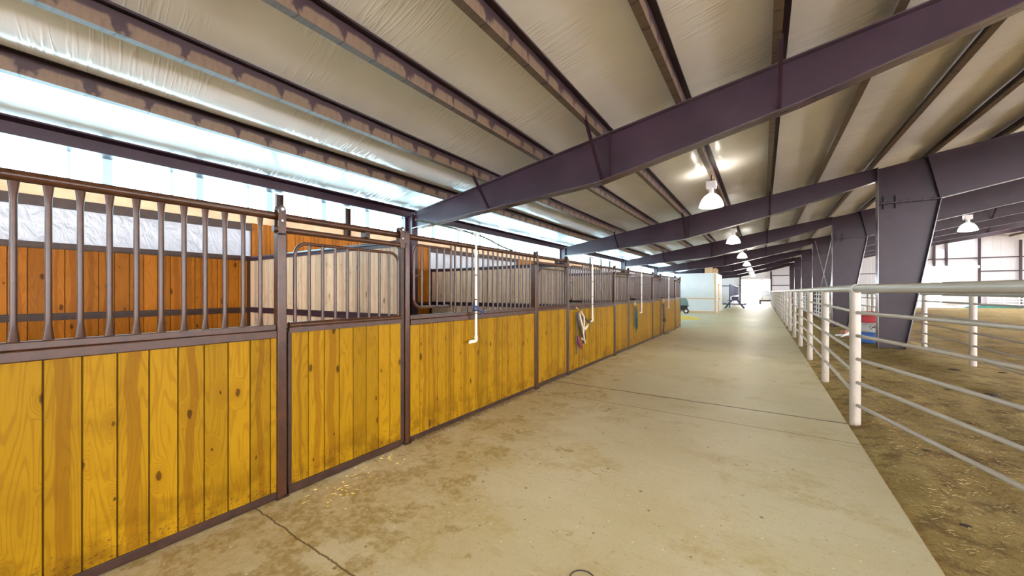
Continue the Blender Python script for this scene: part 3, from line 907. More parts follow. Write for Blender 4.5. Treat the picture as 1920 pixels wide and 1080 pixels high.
# halter with lead rope on the second feed panel
def strap(pts, w=0.012, t=0.004):
    return pts, w
HX = XF + 0.05
t = thing('horse_halter', 'cream and dark halter with a maroon pad hanging on the second feed-gate panel', 'halter', (HX, 6.82, 1.26))
obj('hook', MB().path([(0, -0.10, 0.0), (0.03, -0.08, -0.04), (0.04, 0.0, -0.12), (0.03, 0.09, -0.06), (0, 0.10, 0.02)], 0.008, 8), 'brass', t)
obj('cheek_strap', MB().path([(0.035, -0.03, -0.12), (0.05, 0.02, -0.25), (0.06, 0.08, -0.38), (0.06, 0.14, -0.46)], 0.021, 8).path([(0.035, 0.06, -0.09), (0.06, 0.16, -0.22), (0.06, 0.15, -0.42)], 0.021, 8).path([(0.06, 0.13, -0.45), (0.06, 0.12, -0.58), (0.05, 0.18, -0.68)], 0.022, 8), 'webbing', t)
obj('nose_band', MB().path([(0.05, 0.14, -0.46), (0.08, 0.27, -0.38), (0.09, 0.36, -0.33), (0.06, 0.26, -0.44), (0.05, 0.14, -0.47)], 0.02, 8), 'webbing', t)
obj('crown_strap', MB().path([(0.03, -0.06, -0.12), (0.05, -0.08, -0.30), (0.05, 0.02, -0.44), (0.05, 0.12, -0.60), (0.05, 0.16, -0.72)], 0.022, 8).path([(0.04, 0.10, -0.12), (0.08, 0.22, -0.26), (0.08, 0.36, -0.34)], 0.016, 8).path([(0.05, 0.10, -0.18), (0.06, 0.09, -0.36), (0.06, 0.2, -0.52), (0.06, 0.22, -0.66)], 0.018, 8), 'leather', t)
obj('chin_strap', MB().path([(0.05, 0.08, -0.62), (0.06, 0.20, -0.70), (0.05, 0.24, -0.74), (0.05, 0.16, -0.56), (0.05, 0.14, -0.46)], 0.017, 8), 'webbing', t)
obj('pad', MB().path([(0.03, -0.07, -0.56), (0.04, -0.05, -0.66), (0.04, 0.02, -0.74), (0.04, 0.06, -0.82)], [0.02, 0.045, 0.04, 0.015], 8), 'maroon', t)
obj('lead_rope', MB().path([(0.04, 0.12, -0.72), (0.035, 0.14, -0.85), (0.03, 0.14, -1.02), (0.028, 0.12, -1.16)], 0.008, 8), 'leather', t)
obj('hanging_strap', MB().path([(0.02, -0.10, -0.10), (0.02, -0.12, -0.5), (0.02, -0.11, -0.9)], 0.014, 8), 'leather', t)
obj('snap', MB().path([(0.09, 0.36, -0.33), (0.06, 0.50, -0.29), (0.05, 0.58, -0.28)], 0.009, 8), 'pipe_dark', t)
# green rope
t = thing('rope_halter', 'coiled green rope halter hanging from a brass ring on the third feed panel', 'rope', (HX, 10.66, 1.27))
ring = [(0.03, 0.06 * math.cos(a * PI / 8), -0.06 + 0.07 * math.sin(a * PI / 8)) for a in range(16)]
obj('hook_ring', MB().path(ring, 0.009, 8, True), 'brass', t)
for j, (oy, hw, ln, tp) in enumerate(((-0.03, 0.035, 0.60, -0.11), (0.02, 0.05, 0.78, -0.10), (0.06, 0.03, 0.66, -0.12), (0.05, 0.06, 0.52, -0.22))):
    q = [(0.03 + 0.014 * j, oy + 0.03 * (0.5 - 0.5 * math.cos(i * PI / 10)) + hw * math.sin(i * PI / 10) * (0.5 - 0.35 * math.cos(i * PI / 10)), tp - ln * (0.5 - 0.5 * math.cos(i * PI / 10))) for i in range(20)]
    obj('rope_loop', MB().path(q, 0.0085, 8, True), 'green_rope', t)
obj('rope_wrap', MB().path([(0.05, 0.02, -0.30), (0.052, 0.03, -0.40), (0.055, 0.04, -0.46)], [0.018, 0.024, 0.018], 8), 'green_rope', t)
obj('rope_tail', MB().path([(0.05, 0.06, -0.7), (0.06, 0.12, -0.62), (0.06, 0.16, -0.72)], 0.013, 8), 'green_rope', t)
# long tangled strap on the fourth panel
t = thing('lead_strap', 'long dark tangled lead strap hanging to the floor on the fourth feed panel', 'rope', (HX, 14.22, 1.27))
ring = [(0.03, 0.03 + 0.10 * math.cos(a * PI / 8), -0.05 + 0.12 * math.sin(a * PI / 8)) for a in range(16)]
obj('hook_ring', MB().path(ring, 0.010, 8, True), 'brass', t)
obj('strap', MB().path([(0.03, -0.02, -0.12), (0.035, 0.06, -0.4), (0.04, 0.02, -0.62), (0.04, 0.14, -0.78), (0.04, 0.06, -1.0), (0.04, 0.0, -1.2), (0.06, 0.10, -1.235)], 0.022, 8), 'leather', t)
obj('strap', MB().path([(0.03, 0.10, -0.10), (0.04, 0.14, -0.42), (0.04, 0.22, -0.70), (0.04, 0.14, -0.95), (0.045, 0.04, -1.12), (0.07, 0.24, -1.235), (0.10, 0.5, -1.24)], 0.015, 8), 'leather', t)
obj('buckle', MB().lathe([(0.05, -0.05), (0.07, 0.0), (0.04, 0.06)], (0.05, 0.14, -0.74), 8), 'black', t)

# ------------------------------------------------------------------ pipe fences
def pipe_fence(label, pts_y, x, rails, top, group, pr=0.052, rr=0.02, tr=0.047, zbase=None, sleeves=True, more=0.0):
    r = thing('pipe_fence', label, 'fence', (x, pts_y[0], 0), 0, group)
    y0 = pts_y[0]
    for y in pts_y:
        g = (gz(x, y) - 0.06) if zbase is None else zbase
        obj('post', MB().tube((0, y - y0, g), (0, y - y0, top - tr * 0.3), pr, 14), 'cream', r)
    obj('top_rail', MB().tube((0, -tr, top), (0, pts_y[-1] - y0 + more, top), tr, 16), 'cream', r)
    for z in rails:
        b = MB().tube((0, 0, z), (0, pts_y[-1] - y0 + more, z), rr, 10)
        if sleeves:
            for i, y in enumerate(pts_y):
                for q in (y - y0 + 1.27,):
                    if i < len(pts_y) - 1:
                        b.path([(0, q - 0.05, z), (0, q - 0.025, z), (0, q + 0.025, z), (0, q + 0.05, z)], [rr, rr * 1.35, rr * 1.35, rr], 10, cap=False)
        obj('rail', b, 'cream', r)
    return r
ap = [5.96 + 2.56 * k for k in range(20)]
pipe_fence('cream pipe fence running along the edge of the concrete aisle', ap, 0.91, (1.317, 1.08, 0.845, 0.59, 0.345), 1.59, 'pipe fences')
bp = [8.90 + 2.80 * k for k in range(15)]
pipe_fence('cream pipe fence along the arena, standing just past the tapered columns', bp, 3.60, (1.30, 0.96, 0.70, 0.44, 0.18), 1.50, 'pipe fences', 0.055, 0.02, 0.045, None, False)
ang = math.atan2(-0.96, 0.28)
t = thing('pipe_fence', 'cream pipe fence section turning away from the aisle fence corner, over straw', 'fence', (0.911, 5.96, 0), ang, 'pipe fences')
obj('top_rail', MB().tube((0.0, 0, 1.585), (3.6, 0, 1.585), 0.047, 16), 'cream', t)
for z in (1.305, 1.035, 0.762, 0.487, 0.222):
    obj('rail', MB().tube((0.03, 0, z), (3.6, 0, z), 0.020, 10), 'cream', t)
obj('post', MB().tube((3.6, 0, -0.1), (3.6, 0, 1.57), 0.052, 14), 'cream', t)

# ------------------------------------------------------------------ end wall with the two doorways
def end_wall():
    b = MB()
    zt = lambda x: ztop(x) + PUR_H + 0.05
    def piece(x0, x1, z0):
        poly = [(x0, z0), (x1, z0), (x1, zt(x1))] + ([(RIDGE, zt(RIDGE))] if x0 < RIDGE < x1 else []) + [(x0, zt(x0))]
        b.prism(poly, 'y', Y_END, Y_END + 0.06)
    piece(-6.75, -2.46, 0)
    piece(-2.46, 0.82, 3.12)
    piece(0.82, 14.2, 0)
    piece(14.2, 18.6, 4.25)
    piece(18.6, 35.5, 0)
    return b
struct('wall_back', end_wall(), 'endwall', 'white ribbed steel end wall closing the barn', 'wall')
g = 0
for x0, x1, z in ((0.82, 14.2, 2.35), (0.82, 14.2, 3.62), (13.0, 18.6, 5.05), (18.6, 30, 3.66), (18.6, 30, 5.05), (-6.6, -2.46, 2.35)):
    g += 1
    t = thing('wall_girt', ('lower dark girt on the end wall beside the aisle door', 'upper dark girt on the end wall beside the aisle door',
              'dark girt on the end wall above the arena door', 'lower dark girt on the end wall past the arena door',
              'upper dark girt on the end wall past the arena door', 'dark girt on the end wall behind the far stalls')[g - 1], 'girt', (x0, Y_END - 0.1, z), 0, 'wall girts')
    obj('girt_channel', MB().box(0, x1 - x0, 0, 0.098, -0.05, 0.05), 'steel', t)
for x, z1, lab in ((15.4, 6.7, 'slim end wall post above the arena doorway'), (16.3, 6.8, 'slim end wall post above the sliding arena door'), (18.6, 7.2, 'end wall post beside the sliding arena door'),
                   (21.3, 6.7, 'end wall post out in the arena past the door'), (0.9, 4.2, 'end wall post beside the aisle doorway'), (-2.5, 3.7, 'end wall post between far stalls and aisle doorway')):
    z0 = 4.3 if x in (15.4, 16.3) else 0
    t = thing('wall_post', lab, 'post', (x, Y_END - 0.2, z0), 0, 'end wall posts')
    obj('post_channel', MB().box(-0.09, 0.09, 0, 0.095, 0, z1 - z0), 'steel', t)
t = thing('wall_louvre', 'square grey panel high on the end wall above the arena doorway', 'wall panel', (15.85, Y_END - 0.1, 5.12))
obj('panel', MB().box(-0.36, 0.36, 0, 0.09, 0, 0.95), 'grey_panel', t)
t = thing('sliding_barn_gate', 'pale sliding barn door half covering the arena doorway', 'door', (15.97, Y_END - 0.14, 0))
obj('door_leaf', MB().box(0, 2.6, 0, 0.05, 0.05, 3.95), 'endwall', t)
obj('door_track', MB().box(-2.2, 2.65, -0.08, 0.0, 4.02, 4.26), 'white_paint', t)
obj('door_edge', MB().box(0, 0.06, -0.01, 0.06, 0.05, 3.95), 'grey_panel', t)
t = thing('door_header', 'white door header over the far aisle doorway', 'door header', (-2.46, Y_END - 0.15, 3.12))
obj('header_box', MB().box(0, 3.28, 0, 0.14, 0, 0.14), 'white_paint', t)
obj('motor_bracket', MB().box(2.35, 2.42, -0.1, 0, -0.5, 0).box(2.0, 2.6, -0.1, 0, -0.06, 0.0).box(2.35, 2.75, -0.1, -0.04, -0.30, -0.24), 'grey_panel', t)

# trees in the glare beyond the doorway
def tree(x, y, h, r, label):
    t = thing('yard_tree', label, 'tree', (x, y, 0), 0, 'yard trees')
    obj('trunk', MB().path([(0, 0, -0.05), (0.1, 0, h * 0.3), (0.05, 0.1, h * 0.6)], [0.22, 0.17, 0.08], 8), 'bark', t)
    b = MB()
    rd = random.Random(int(x * 10 + y))
    for i in range(500):
        u, v = rd.uniform(-1, 1), rd.uniform(0, 2 * PI)
        q = rd.uniform(0.55, 1.0) * r
        c = Vector((q * math.sqrt(1 - u * u) * math.cos(v), q * math.sqrt(1 - u * u) * math.sin(v), h * 0.66 + q * u * 0.8))
        d = Vector((rd.uniform(-1, 1), rd.uniform(-1, 1), rd.uniform(-1, 1))).normalized()
        e = d.orthogonal().normalized()
        s = rd.uniform(0.2, 0.42)
        b.add([c + d * s, c + e * s * 0.6, c - d * s, c - e * s * 0.6], [(0, 1, 2, 3)])
    obj('foliage', b, 'leaf', t)
tree(-3.2, 84, 5.0, 2.2, 'pale tree in the glare beyond the aisle doorway')
tree(2.0, 96, 6.0, 2.6, 'farther pale tree in the glare beyond the aisle doorway')

# ------------------------------------------------------------------ white tack room
RX0, RX1, RY0, RY1, RH = -6.30, -2.85, 31.0, 36.2, 2.87
t = thing('tack_room', 'white boxed tack room with tan trim past the end of the stalls', 'room', (RX1, RY0, 0))
LX = RX0 - RX1
LY = RY1 - RY0
obj('front_wall', MB().box(LX, 0, 0, 0.1, 0, RH), 'white_wall', t)
obj('side_wall', MB().box(-0.1, 0, 0.1, LY, 0, RH), 'white_wall', t)
obj('roof_deck', MB().box(LX, 0, 0, LY, RH, RH + 0.05), 'white_wall', t)
obj('rear_wall', MB().box(LX, -0.1, LY - 0.1, LY, 0, RH), 'white_wall', t)
obj('corner_trim', MB().box(-0.07, 0.03, -0.03, 0.07, 0, RH), 'tan_trim', t)
obj('chair_rail', MB().box(LX, -0.07, -0.025, 0, 1.0, 1.09), 'tan_trim', t)
obj('side_rail', MB().box(0, 0.025, 0.07, LY, 1.0, 1.10), 'white_paint', t)
obj('base_trim', MB().box(LX, -0.07, -0.025, 0, 0, 0.13), 'tan_trim', t)
d = obj('door', MB().box(0, 0.02, 2.0, 2.9, 0.02, 2.05), 'white_paint', t)
obj('door_jamb', MB().box(0, 0.05, 1.9, 2.0, 0, 2.12).box(0, 0.05, 2.9, 3.0, 0, 2.12).box(0, 0.05, 1.9, 3.0, 2.05, 2.14), 'tan_trim', d)
obj('door_knob', MB().lathe([(0.012, 0.02), (0.03, 0.05), (0.035, 0.08), (0.02, 0.1)], (0, 2.1, 1.0), 12, 'x'), 'black', d)
t = thing('storage_crate', 'tall tan wooden crate standing on the tack room roof', 'crate', (-3.35, 31.5, RH + 0.05))
obj('crate_body', MB().box(-0.22, 0.22, -0.2, 0.2, 0, 0.52), 'pine_plain', t)
obj('corner_batten', MB().box(-0.235, -0.18, -0.215, -0.16, 0, 0.52), 'tan_trim', t)
obj('corner_batten', MB().box(0.18, 0.235, -0.215, -0.16, 0, 0.52), 'tan_trim', t)
t = thing('storage_box', 'tan cardboard box on the tack room roof near its corner', 'box', (-3.0, 33.0, RH + 0.05), 0.3)
obj('box_body', MB().box(-0.3, 0.1, -0.25, 0.25, 0, 0.33), 'card', t)
obj('box_flap', MB().prism([(-0.3, 0.33), (0.1, 0.33), (-0.05, 0.44), (-0.2, 0.42)], 'y', -0.25, 0.25), 'card', t)
t = thing('storage_bin', 'dark bin between crate and cardboard box on the tack room roof', 'bin', (-3.35, 32.3, RH + 0.05))
obj('bin_body', MB().lathe([(0.16, 0), (0.2, 0.5), (0.21, 0.52)], n=16), 'navy_wood', t)
obj('bin_lid', MB().lathe([(0.22, 0.52), (0.2, 0.56), (0.02, 0.58)], n=16), 'black', t)

# dump cart tipped up by the stall end
t = thing('yard_cart', 'grey-green poly dump cart tipped upright before the white tack room', 'cart', (-4.75, 29.0, 0))
tub = MB()
secs = [(0.55, 0.36, 0.16), (0.62, 0.40, 0.20), (0.85, 0.36, 0.20), (1.04, 0.28, 0.16), (1.10, 0.20, 0.10)]
vs, fs = [], []
for z, a, b in secs:
    for i in range(20):
        g_ = 2 * PI * i / 20
        cx, sy = math.cos(g_), math.sin(g_)
        vs.append((a * math.copysign(abs(cx) ** 0.6, cx), b * math.copysign(abs(sy) ** 0.6, sy), z))
for i in range(len(secs) - 1):
    fs += [(i * 20 + q, i * 20 + (q + 1) % 20, (i + 1) * 20 + (q + 1) % 20, (i + 1) * 20 + q) for q in range(20)]
fs += [tuple(range(19, -1, -1)), tuple(range(80, 100))]
tub.add(vs, fs, True)
obj('tub', tub, 'cart_green', t)
rim = [(0.42 * math.copysign(abs(math.cos(i * PI / 10)) ** 0.6, math.cos(i * PI / 10)), 0.22 * math.copysign(abs(math.sin(i * PI / 10)) ** 0.6, math.sin(i * PI / 10)), 0.56) for i in range(20)]
obj('rim', MB().path(rim, 0.03, 8, True), 'black', t)
for sx in (-0.26, 0.26):
    w_ = obj('wheel', MB().lathe([(0.10, -0.045), (0.17, -0.05), (0.19, 0.0), (0.17, 0.05), (0.10, 0.045)], (sx, -0.08, 0.19), 20, 'y'), 'black', t)
    obj('hub', MB().lathe([(0.09, -0.055), (0.10, 0.0), (0.09, 0.05)], (sx, -0.08, 0.19), 16, 'y'), 'white_paint', w_)
obj('undercarriage', MB().box(-0.34, 0.34, -0.12, 0.10, 0.22, 0.53), 'black', t, None, 0.03)
t = thing('hay_pile', 'small flattened pile of yellow hay on the concrete past the last stall', 'hay', (-3.9, 23.6, 0))
hv, hf = [], []
for j in range(5):
    for i in range(20):
        g_ = 2 * PI * i / 20
        q = (1 - j / 4.6) * (1 + 0.15 * mnoise.noise((math.cos(g_) * 2, math.sin(g_) * 2, j)))
        hv.append((1.05 * q * math.cos(g_), 0.75 * q * math.sin(g_), 0.13 * (1 - (1 - j / 4.0) ** 2)))
for j in range(4):
    hf += [(j * 20 + q, j * 20 + (q + 1) % 20, (j + 1) * 20 + (q + 1) % 20, (j + 1) * 20 + q) for q in range(20)]
hf.append(tuple(range(80, 100)))
obj('mound', MB().add(hv, hf, True), 'hay', t)

# ------------------------------------------------------------------ far stalls, picnic table, utility vehicle
t = thing('distant_stall_row', 'distant stall front of slim blue-grey posts beyond the tack room', 'stall front', (-2.7, 42.9, 0))
for j in range(7):
    obj('post', MB().box(-0.06, 0.06, -0.07, 0.07, 0, 2.25), 'navy_wood', t, (0, j * 2.5, 0))
obj('header_rail', MB().box(-0.05, 0.05, 0, 15.0, 2.2, 2.3), 'navy_wood', t)
obj('kick_board', MB().box(-0.02, 0.02, 0.07, 14.9, 0.05, 1.1), 'white_paint', t)
for j in range(12):
    obj('bar', MB().tube((0, 0.15 + 0.19 * j, 1.1), (0, 0.15 + 0.19 * j, 2.2), 0.03, 8), 'navy_wood', t)
t = thing('picnic_table', 'blue-grey wooden picnic table beside the far stalls', 'picnic table', (-2.2, 41.2, 0), 0)
obj('table_top', MB().box(-0.55, 0.55, -0.9, 0.9, 0.72, 0.77), 'navy_wood', t)
for sx in (-0.85, 0.85):
    obj('bench', MB().box(sx - 0.13, sx + 0.13, -0.9, 0.9, 0.42, 0.46), 'navy_wood', t)
for sy in (-0.65, 0.65):
    for sg in (-1, 1):
        obj('leg', MB().beam((sg * 0.25, sy, 0.72), (sg * 0.78, sy, 0.0), 0.05, 0.10), 'navy_wood', t)
    obj('cross_beam', MB().box(-0.95, 0.95, sy - 0.025, sy + 0.025, 0.34, 0.42), 'navy_wood', t)
t = thing('storage_bin', 'dark blue-grey bin resting on the picnic table', 'bin', (-2.15, 40.9, 0.77))
obj('bin_body', MB().box(-0.28, 0.28, -0.25, 0.25, 0, 0.28), 'navy_wood', t, None, 0.02)
obj('bin_lid', MB().box(-0.31, 0.31, -0.28, 0.28, 0.28, 0.32), 'navy_wood', t)
t = thing('utility_vehicle', 'small white utility vehicle with dark tyres parked in the far doorway', 'vehicle', (0.35, 56.3, 0))
obj('body', MB().prism([(-0.6, 0.30), (0.6, 0.30), (0.62, 0.72), (0.45, 0.92), (-0.45, 0.92), (-0.62, 0.72)], 'y', 0, 2.4), 'white_paint', t, None, 0.05)
obj('cab', MB().prism([(-0.52, 0.92), (0.52, 0.92), (0.42, 1.55), (0.25, 1.68), (-0.25, 1.68), (-0.42, 1.55)], 'y', 0.7, 1.9), 'white_paint', t, None, 0.05)
obj('windscreen', MB().prism([(-0.42, 0.98), (0.42, 0.98), (0.34, 1.50), (-0.34, 1.50)], 'y', 0.67, 0.71), 'glass', t)
obj('bumper', MB().box(-0.62, 0.62, -0.12, 0.0, 0.36, 0.52), 'pipe_dark', t, None, 0.02)
for sx in (-0.62, 0.62):
    for y in (0.35, 2.0):
        w_ = obj('wheel', MB().lathe([(0.18, -0.11), (0.29, -0.12), (0.31, 0.0), (0.29, 0.12), (0.18, 0.11)], (sx, y, 0.31), 20, 'x'), 'black', t)
        obj('hub', MB().lathe([(0.17, -0.115), (0.15, 0.115)], (sx, y, 0.31), 14, 'x'), 'grey_panel', w_)
    obj('headlight', MB().lathe([(0.08, -0.02), (0.07, -0.03)], (sx * 0.62, 0.0, 0.68), 12, 'y'), 'glass', t)

# ------------------------------------------------------------------ arena objects
bx, by = 2.62, 14.75
t = thing('barrel', 'steel barrel with red, white and blue bands behind the big tapered column', 'barrel', (bx, by, gz(bx, by) - 0.03))
R = 0.29
obj('blue_band', MB().lathe([(R, 0), (R + 0.01, 0.02), (R, 0.04), (R, 0.29), (R, 0.31)], n=32), 'blue', t, None, 0, 'blue band')
obj('white_band', MB().lathe([(R, 0.31), (R + 0.012, 0.325), (R, 0.34), (R, 0.58)], n=32), 'white_paint', t, None, 0, 'white band')
obj('red_band', MB().lathe([(R, 0.58), (R + 0.012, 0.60), (R, 0.62), (R, 0.85), (R + 0.012, 0.87), (R, 0.885), (R - 0.02, 0.885), (R - 0.02, 0.87), (0.001, 0.87)], n=32), 'red', t, None, 0, 'red band')
# round black emblem with a horse and rider, curved round the drum
em = MB()
ea = math.atan2(-0.985, -0.05)          # towards the camera
def on_drum(u, v):
    a = ea + u / R
    return (R + 0.004) * math.cos(a), (R + 0.004) * math.sin(a), 0.46 + v
def quad(u0, v0, u1, v1, w):
    d = Vector((u1 - u0, v1 - v0))
    p = Vector((-d.y, d.x)).normalized() * w / 2
    em.add([on_drum(u0 + p.x, v0 + p.y), on_drum(u1 + p.x, v1 + p.y), on_drum(u1 - p.x, v1 - p.y), on_drum(u0 - p.x, v0 - p.y)], [(0, 1, 2, 3)])
for i in range(22):
    if i in (5, 16):
        continue
    a = 2 * PI * i / 22
    quad(0.075 * math.cos(a), 0.075 * math.sin(a), 0.10 * math.cos(a), 0.10 * math.sin(a), 0.012)
for s in ((-0.04, 0.0, 0.035, 0.005, 0.025), (0.03, 0.0, 0.055, 0.04, 0.016), (0.05, 0.04, 0.065, 0.03, 0.012), (-0.035, 0.0, -0.055, -0.045, 0.01), (-0.02, -0.005, -0.03, -0.05, 0.009),
          (0.025, 0.0, 0.05, -0.04, 0.01), (0.015, 0.0, 0.02, -0.05, 0.009), (-0.04, 0.005, -0.06, 0.02, 0.009), (0.0, 0.01, 0.008, 0.05, 0.018), (0.005, 0.05, 0.01, 0.065, 0.016)):
    quad(*s)
obj('emblem', em, 'ink', t, None, 0, 'round black horse and rider emblem')

def jump_pole(x, y, z, dx, dy, dz, label):
    t = thing('jump_pole', label, 'pole', (x, y, z), 0, 'white poles by the second column')
    obj('pole', MB().tube((0, 0, 0), (dx, dy, dz), 0.03, 10), 'white_paint', t)
    obj('end_cap', MB().tube((dx, dy, dz), (dx * 1.02, dy * 1.02, dz * 1.02), 0.034, 10), 'cream', t)
cx, cy = 2.42, 15.9
jump_pole(cx - 0.35, cy - 0.2, gz(cx, cy) + 0.05, 0.65, 0.9, 0.30, 'white pole tilted over the small pinkish block by the fence')
jump_pole(cx - 0.45, cy + 0.2, gz(cx, cy) + 0.05, 1.1, 0.2, 0.05, 'white pole lying on the dirt by the small pinkish block')
t = thing('mounting_block', 'small pinkish brown block among white poles on the dirt', 'block', (cx - 0.12, cy + 0.65, gz(cx, cy) - 0.02), 0.4)
obj('block_body', MB().box(-0.13, 0.13, -0.12, 0.12, 0, 0.20), 'pink', t, None, 0.04)
obj('block_top', MB().box(-0.09, 0.09, -0.08, 0.08, 0.20, 0.23), 'pink', t, None, 0.02)

def tarp_pile(x0, y0, x1, y1, h, wdt, mat, top, label):
    dx, dy = x1 - x0, y1 - y0
    L = math.hypot(dx, dy)
    t = thing('tarp_pile', label, 'tarp', (x0, y0, gz(x0, y0)), math.atan2(dy, dx), 'tarps at the arena end')
    def shell(prof, lift):
        vs, fs = [], []
        k = 16
        for i in range(k + 1):
            s = i / k
            e = min(1.0, 6 * s, 6 * (1 - s)) * (0.85 + 0.3 * mnoise.noise((s * 5, x0, lift)))
            for q, z in prof:
                vs.append((s * L, q * wdt, z * h * max(0.12, e) + lift - 0.02))
        m = len(prof)
        for i in range(k):
            fs += [(i * m + j, (i + 1) * m + j, (i + 1) * m + j + 1, i * m + j + 1) for j in range(m - 1)]
        return MB().add(vs, fs, True)
    obj('tarp_cover', shell([(-0.55, 0), (-0.46, 0.5), (-0.36, 0.8), (0.36, 0.8), (0.5, 0.4), (0.55, 0)], 0), mat, t)
    obj('tarp_fold', shell([(-0.38, 0.78), (-0.2, 1.0), (0.15, 1.05), (0.4, 0.8)], 0.02), top, t)
tarp_pile(15.4, 53.6, 20.6, 56.6, 0.42, 1.2, 'tarp_green', 'tarp_pale', 'dark green tarp over a low pile at the arena end')
tarp_pile(11.8, 53.0, 15.0, 53.4, 0.30, 1.0, 'tarp_pale', 'tarp_pale', 'pale blue tarp lying before the bright arena doorway')
tarp_pile(19.6, 52.6, 22.6, 55.0, 0.5, 1.4, 'tarp_pale', 'white_paint', 'pale tarp heap past the green tarp')
t = thing('board_fence', 'white board fence standing along the arena end wall', 'fence', (18.9, 58.2, 0))
for j in range(6):
    obj('post', MB().box(-0.05, 0.05, -0.05, 0.05, -0.05, 1.3), 'white_paint', t, (j * 1.0, 0, 0))
for z in (0.3, 0.58, 0.86, 1.14):
    obj('board', MB().box(0, 5.0, -0.07, -0.05, z - 0.06, z + 0.06), 'white_paint', t)
spots = [(4.6, 24.0, 'first white barred stock panel standing out in the arena behind the barrel'), (4.6, 27.1, 'second white barred stock panel standing out in the arena behind the barrel')]
for k in (2, 3, 4):
    for j in (0, 1):
        spots.append((XC + 0.02, FR[k] + 0.45 + 3.35 * j, f'white railed stock panel between the {ORD[k - 1]} and {ORD[k]} tapered columns, ' + ('far half' if j else 'near half')))
for i, (hx, hy, lab) in enumerate(spots):
    hz = gz(hx, hy)
    t = thing('stock_hurdle', lab, 'stock panel', (hx, hy, hz), 0, 'white stock panels')
    L = 2.9 if i < 2 else 3.15
    obj('hurdle_frame', MB().path([(0, 0, 0.1), (0, 0, 1.5), (0, L, 1.5), (0, L, 0.1)], 0.03, 8, True), 'white_paint', t)
    if i < 2:
        for j in range(9):
            obj('bar', MB().tube((0, L / 10 * (j + 1), 0.1), (0, L / 10 * (j + 1), 1.5), 0.018, 8), 'white_paint', t)
        obj('cross_rail', MB().tube((0, 0, 0.8), (0, L, 0.8), 0.025, 8), 'white_paint', t)
    else:
        for z in (0.36, 0.60, 0.84, 1.08, 1.30):
            obj('rail', MB().tube((0, 0, z), (0, L, z), 0.028, 8), 'white_paint', t)
        for q in (0.33, 0.67):
            obj('bar', MB().tube((0, L * q, 0.1), (0, L * q, 1.5), 0.02, 8), 'white_paint', t)

# clods, straw, twine
def clod(x, y, s, label, group='dark clods in the arena dirt'):
    b = MB()
    vs, fs = [], []
    rd = random.Random(int(x * 100 + y * 37))
    for j in range(5):
        for i in range(9):
            a = 2 * PI * i / 9
            q = math.sin(PI * (j + 0.6) / 5.2) * rd.uniform(0.8, 1.2)
            vs.append((s * q * math.cos(a), s * 0.8 * q * math.sin(a), s * 0.32 * (1 - math.cos(PI * (j + 0.2) / 4.4)) * 0.6))
    for j in range(4):
        fs += [(j * 9 + i, j * 9 + (i + 1) % 9, (j + 1) * 9 + (i + 1) % 9, (j + 1) * 9 + i) for i in range(9)]
    fs += [tuple(range(8, -1, -1)), tuple(range(36, 45))]
    o = obj('manure_clod', b.add(vs, fs, True), 'clod', None, (x, y, (gz(x, y) if x > 0.83 else 0) - 0.01))
    return tag(o, label, 'clod', group)
def floor_at(px, py):
    u, v = (px - 960) / 708.0, (547 - py) / 708.0
    tt = -CAM_H / v
    s, c = math.sin(YAW), math.cos(YAW)
    return (tt * (-s + c * u), tt * (c + s * u))
for px, py, s in ((1790, 698, 0.09), (1861, 742, 0.10), (1812, 985, 0.035), (1614, 708, 0.06), (1776, 730, 0.05), (1736, 846, 0.04), (1650, 690, 0.05), (1880, 700, 0.06), (1700, 770, 0.04)):
    x, y = floor_at(px, py)
    clod(x, y, s, 'small dark clod of manure lying in the arena dirt')
for px, py in ((1051, 981), (1281, 1052), (1380, 919), (1122, 848)):
    x, y = floor_at(px, py)
    clod(x, y, 0.014, 'tiny dark crumb of dirt lying on the pale concrete', 'dirt crumbs on the concrete')
x, y = floor_at(1092, 1088)
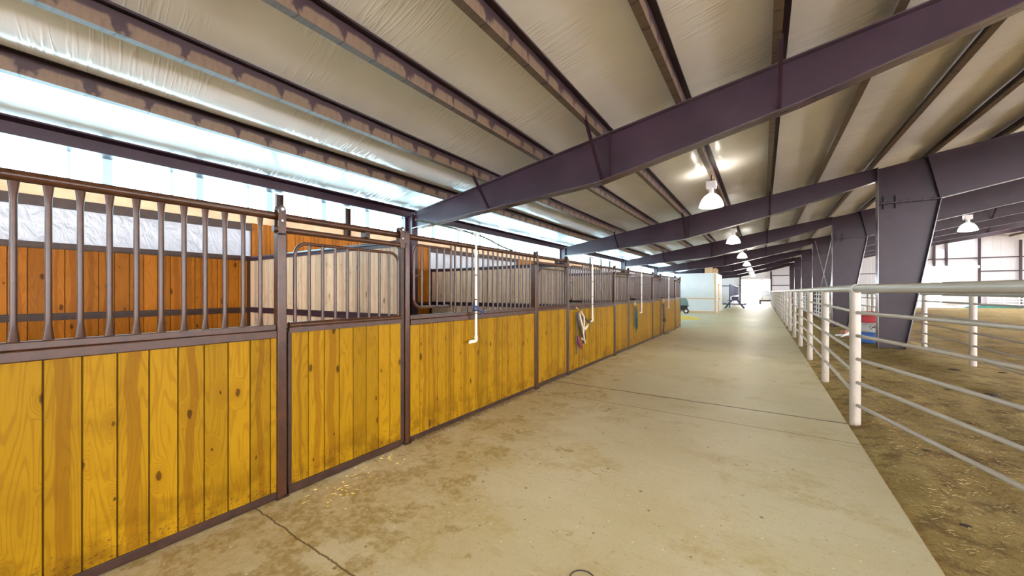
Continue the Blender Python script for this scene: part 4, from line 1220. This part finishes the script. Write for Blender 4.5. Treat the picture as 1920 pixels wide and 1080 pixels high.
o = obj('twine_loop', MB().path([(0.068 * math.cos(a * PI / 12), 0.068 * math.sin(a * PI / 12), 0.004) for a in range(-3, 20)], 0.0035, 6), 'leather', None, (x, y, 0))
tag(o, 'thin brown loop of twine lying on the concrete', 'twine')

def straw_mesh(n, area, zfun, smin, smax, seed):
    rd = random.Random(seed)
    b = MB()
    for i in range(n):
        x, y = area(rd)
        z = zfun(x, y) + 0.006
        L = rd.uniform(smin, smax)
        a = rd.uniform(0, PI)
        tl = rd.uniform(-0.25, 0.25)
        d = Vector((math.cos(a), math.sin(a), tl)) * L / 2
        s = Vector((-math.sin(a), math.cos(a), 0)) * rd.uniform(0.0004, 0.0010)
        c = Vector((x, y, z + abs(tl) * L / 2))
        u = Vector((0, 0, 0.003))
        b.add([c - d - s, c + d - s, c + d + s, c - d + s, c - d + u, c + d + u], [(0, 1, 2, 3), (0, 4, 5, 1), (3, 2, 5, 4)])
    return b
def near_dirt(rd):
    y = 1.2 + 8.5 * rd.random() ** 1.6
    return (0.9 + (0.42 * y + 1.0) * rd.random(), y)
o = obj('straw_litter', straw_mesh(5500, near_dirt, gz, 0.01, 0.045, 3), 'straw')
tag(o, 'loose straw scattered over the arena dirt by the fence', 'straw', None, 'stuff')
def by_panel(rd):
    return (XF + 0.03 + 0.09 * rd.random() ** 3, 2.7 + 2.4 * rd.random())
M['chaff'] = plain('chaff', (0.20, 0.13, 0.05), 0.9, 0.3, 8)
o = obj('straw_litter', straw_mesh(1600, by_panel, lambda x, y: 0.004, 0.01, 0.06, 5), 'chaff')
tag(o, 'dark chaff swept against the foot of the second stall panel', 'straw', None, 'stuff')
def by_door(rd):
    c = rd.choice((floor_at(660, 912), floor_at(730, 860), floor_at(640, 925), floor_at(690, 880)))
    return (c[0] + rd.gauss(0, 0.09), c[1] + rd.gauss(0, 0.09))
o = obj('hay_flakes', straw_mesh(90, by_door, lambda x, y: 0.001, 0.008, 0.03, 8), 'hay')
tag(o, 'bright yellow hay flakes on the concrete before the first door', 'straw', None, 'stuff')
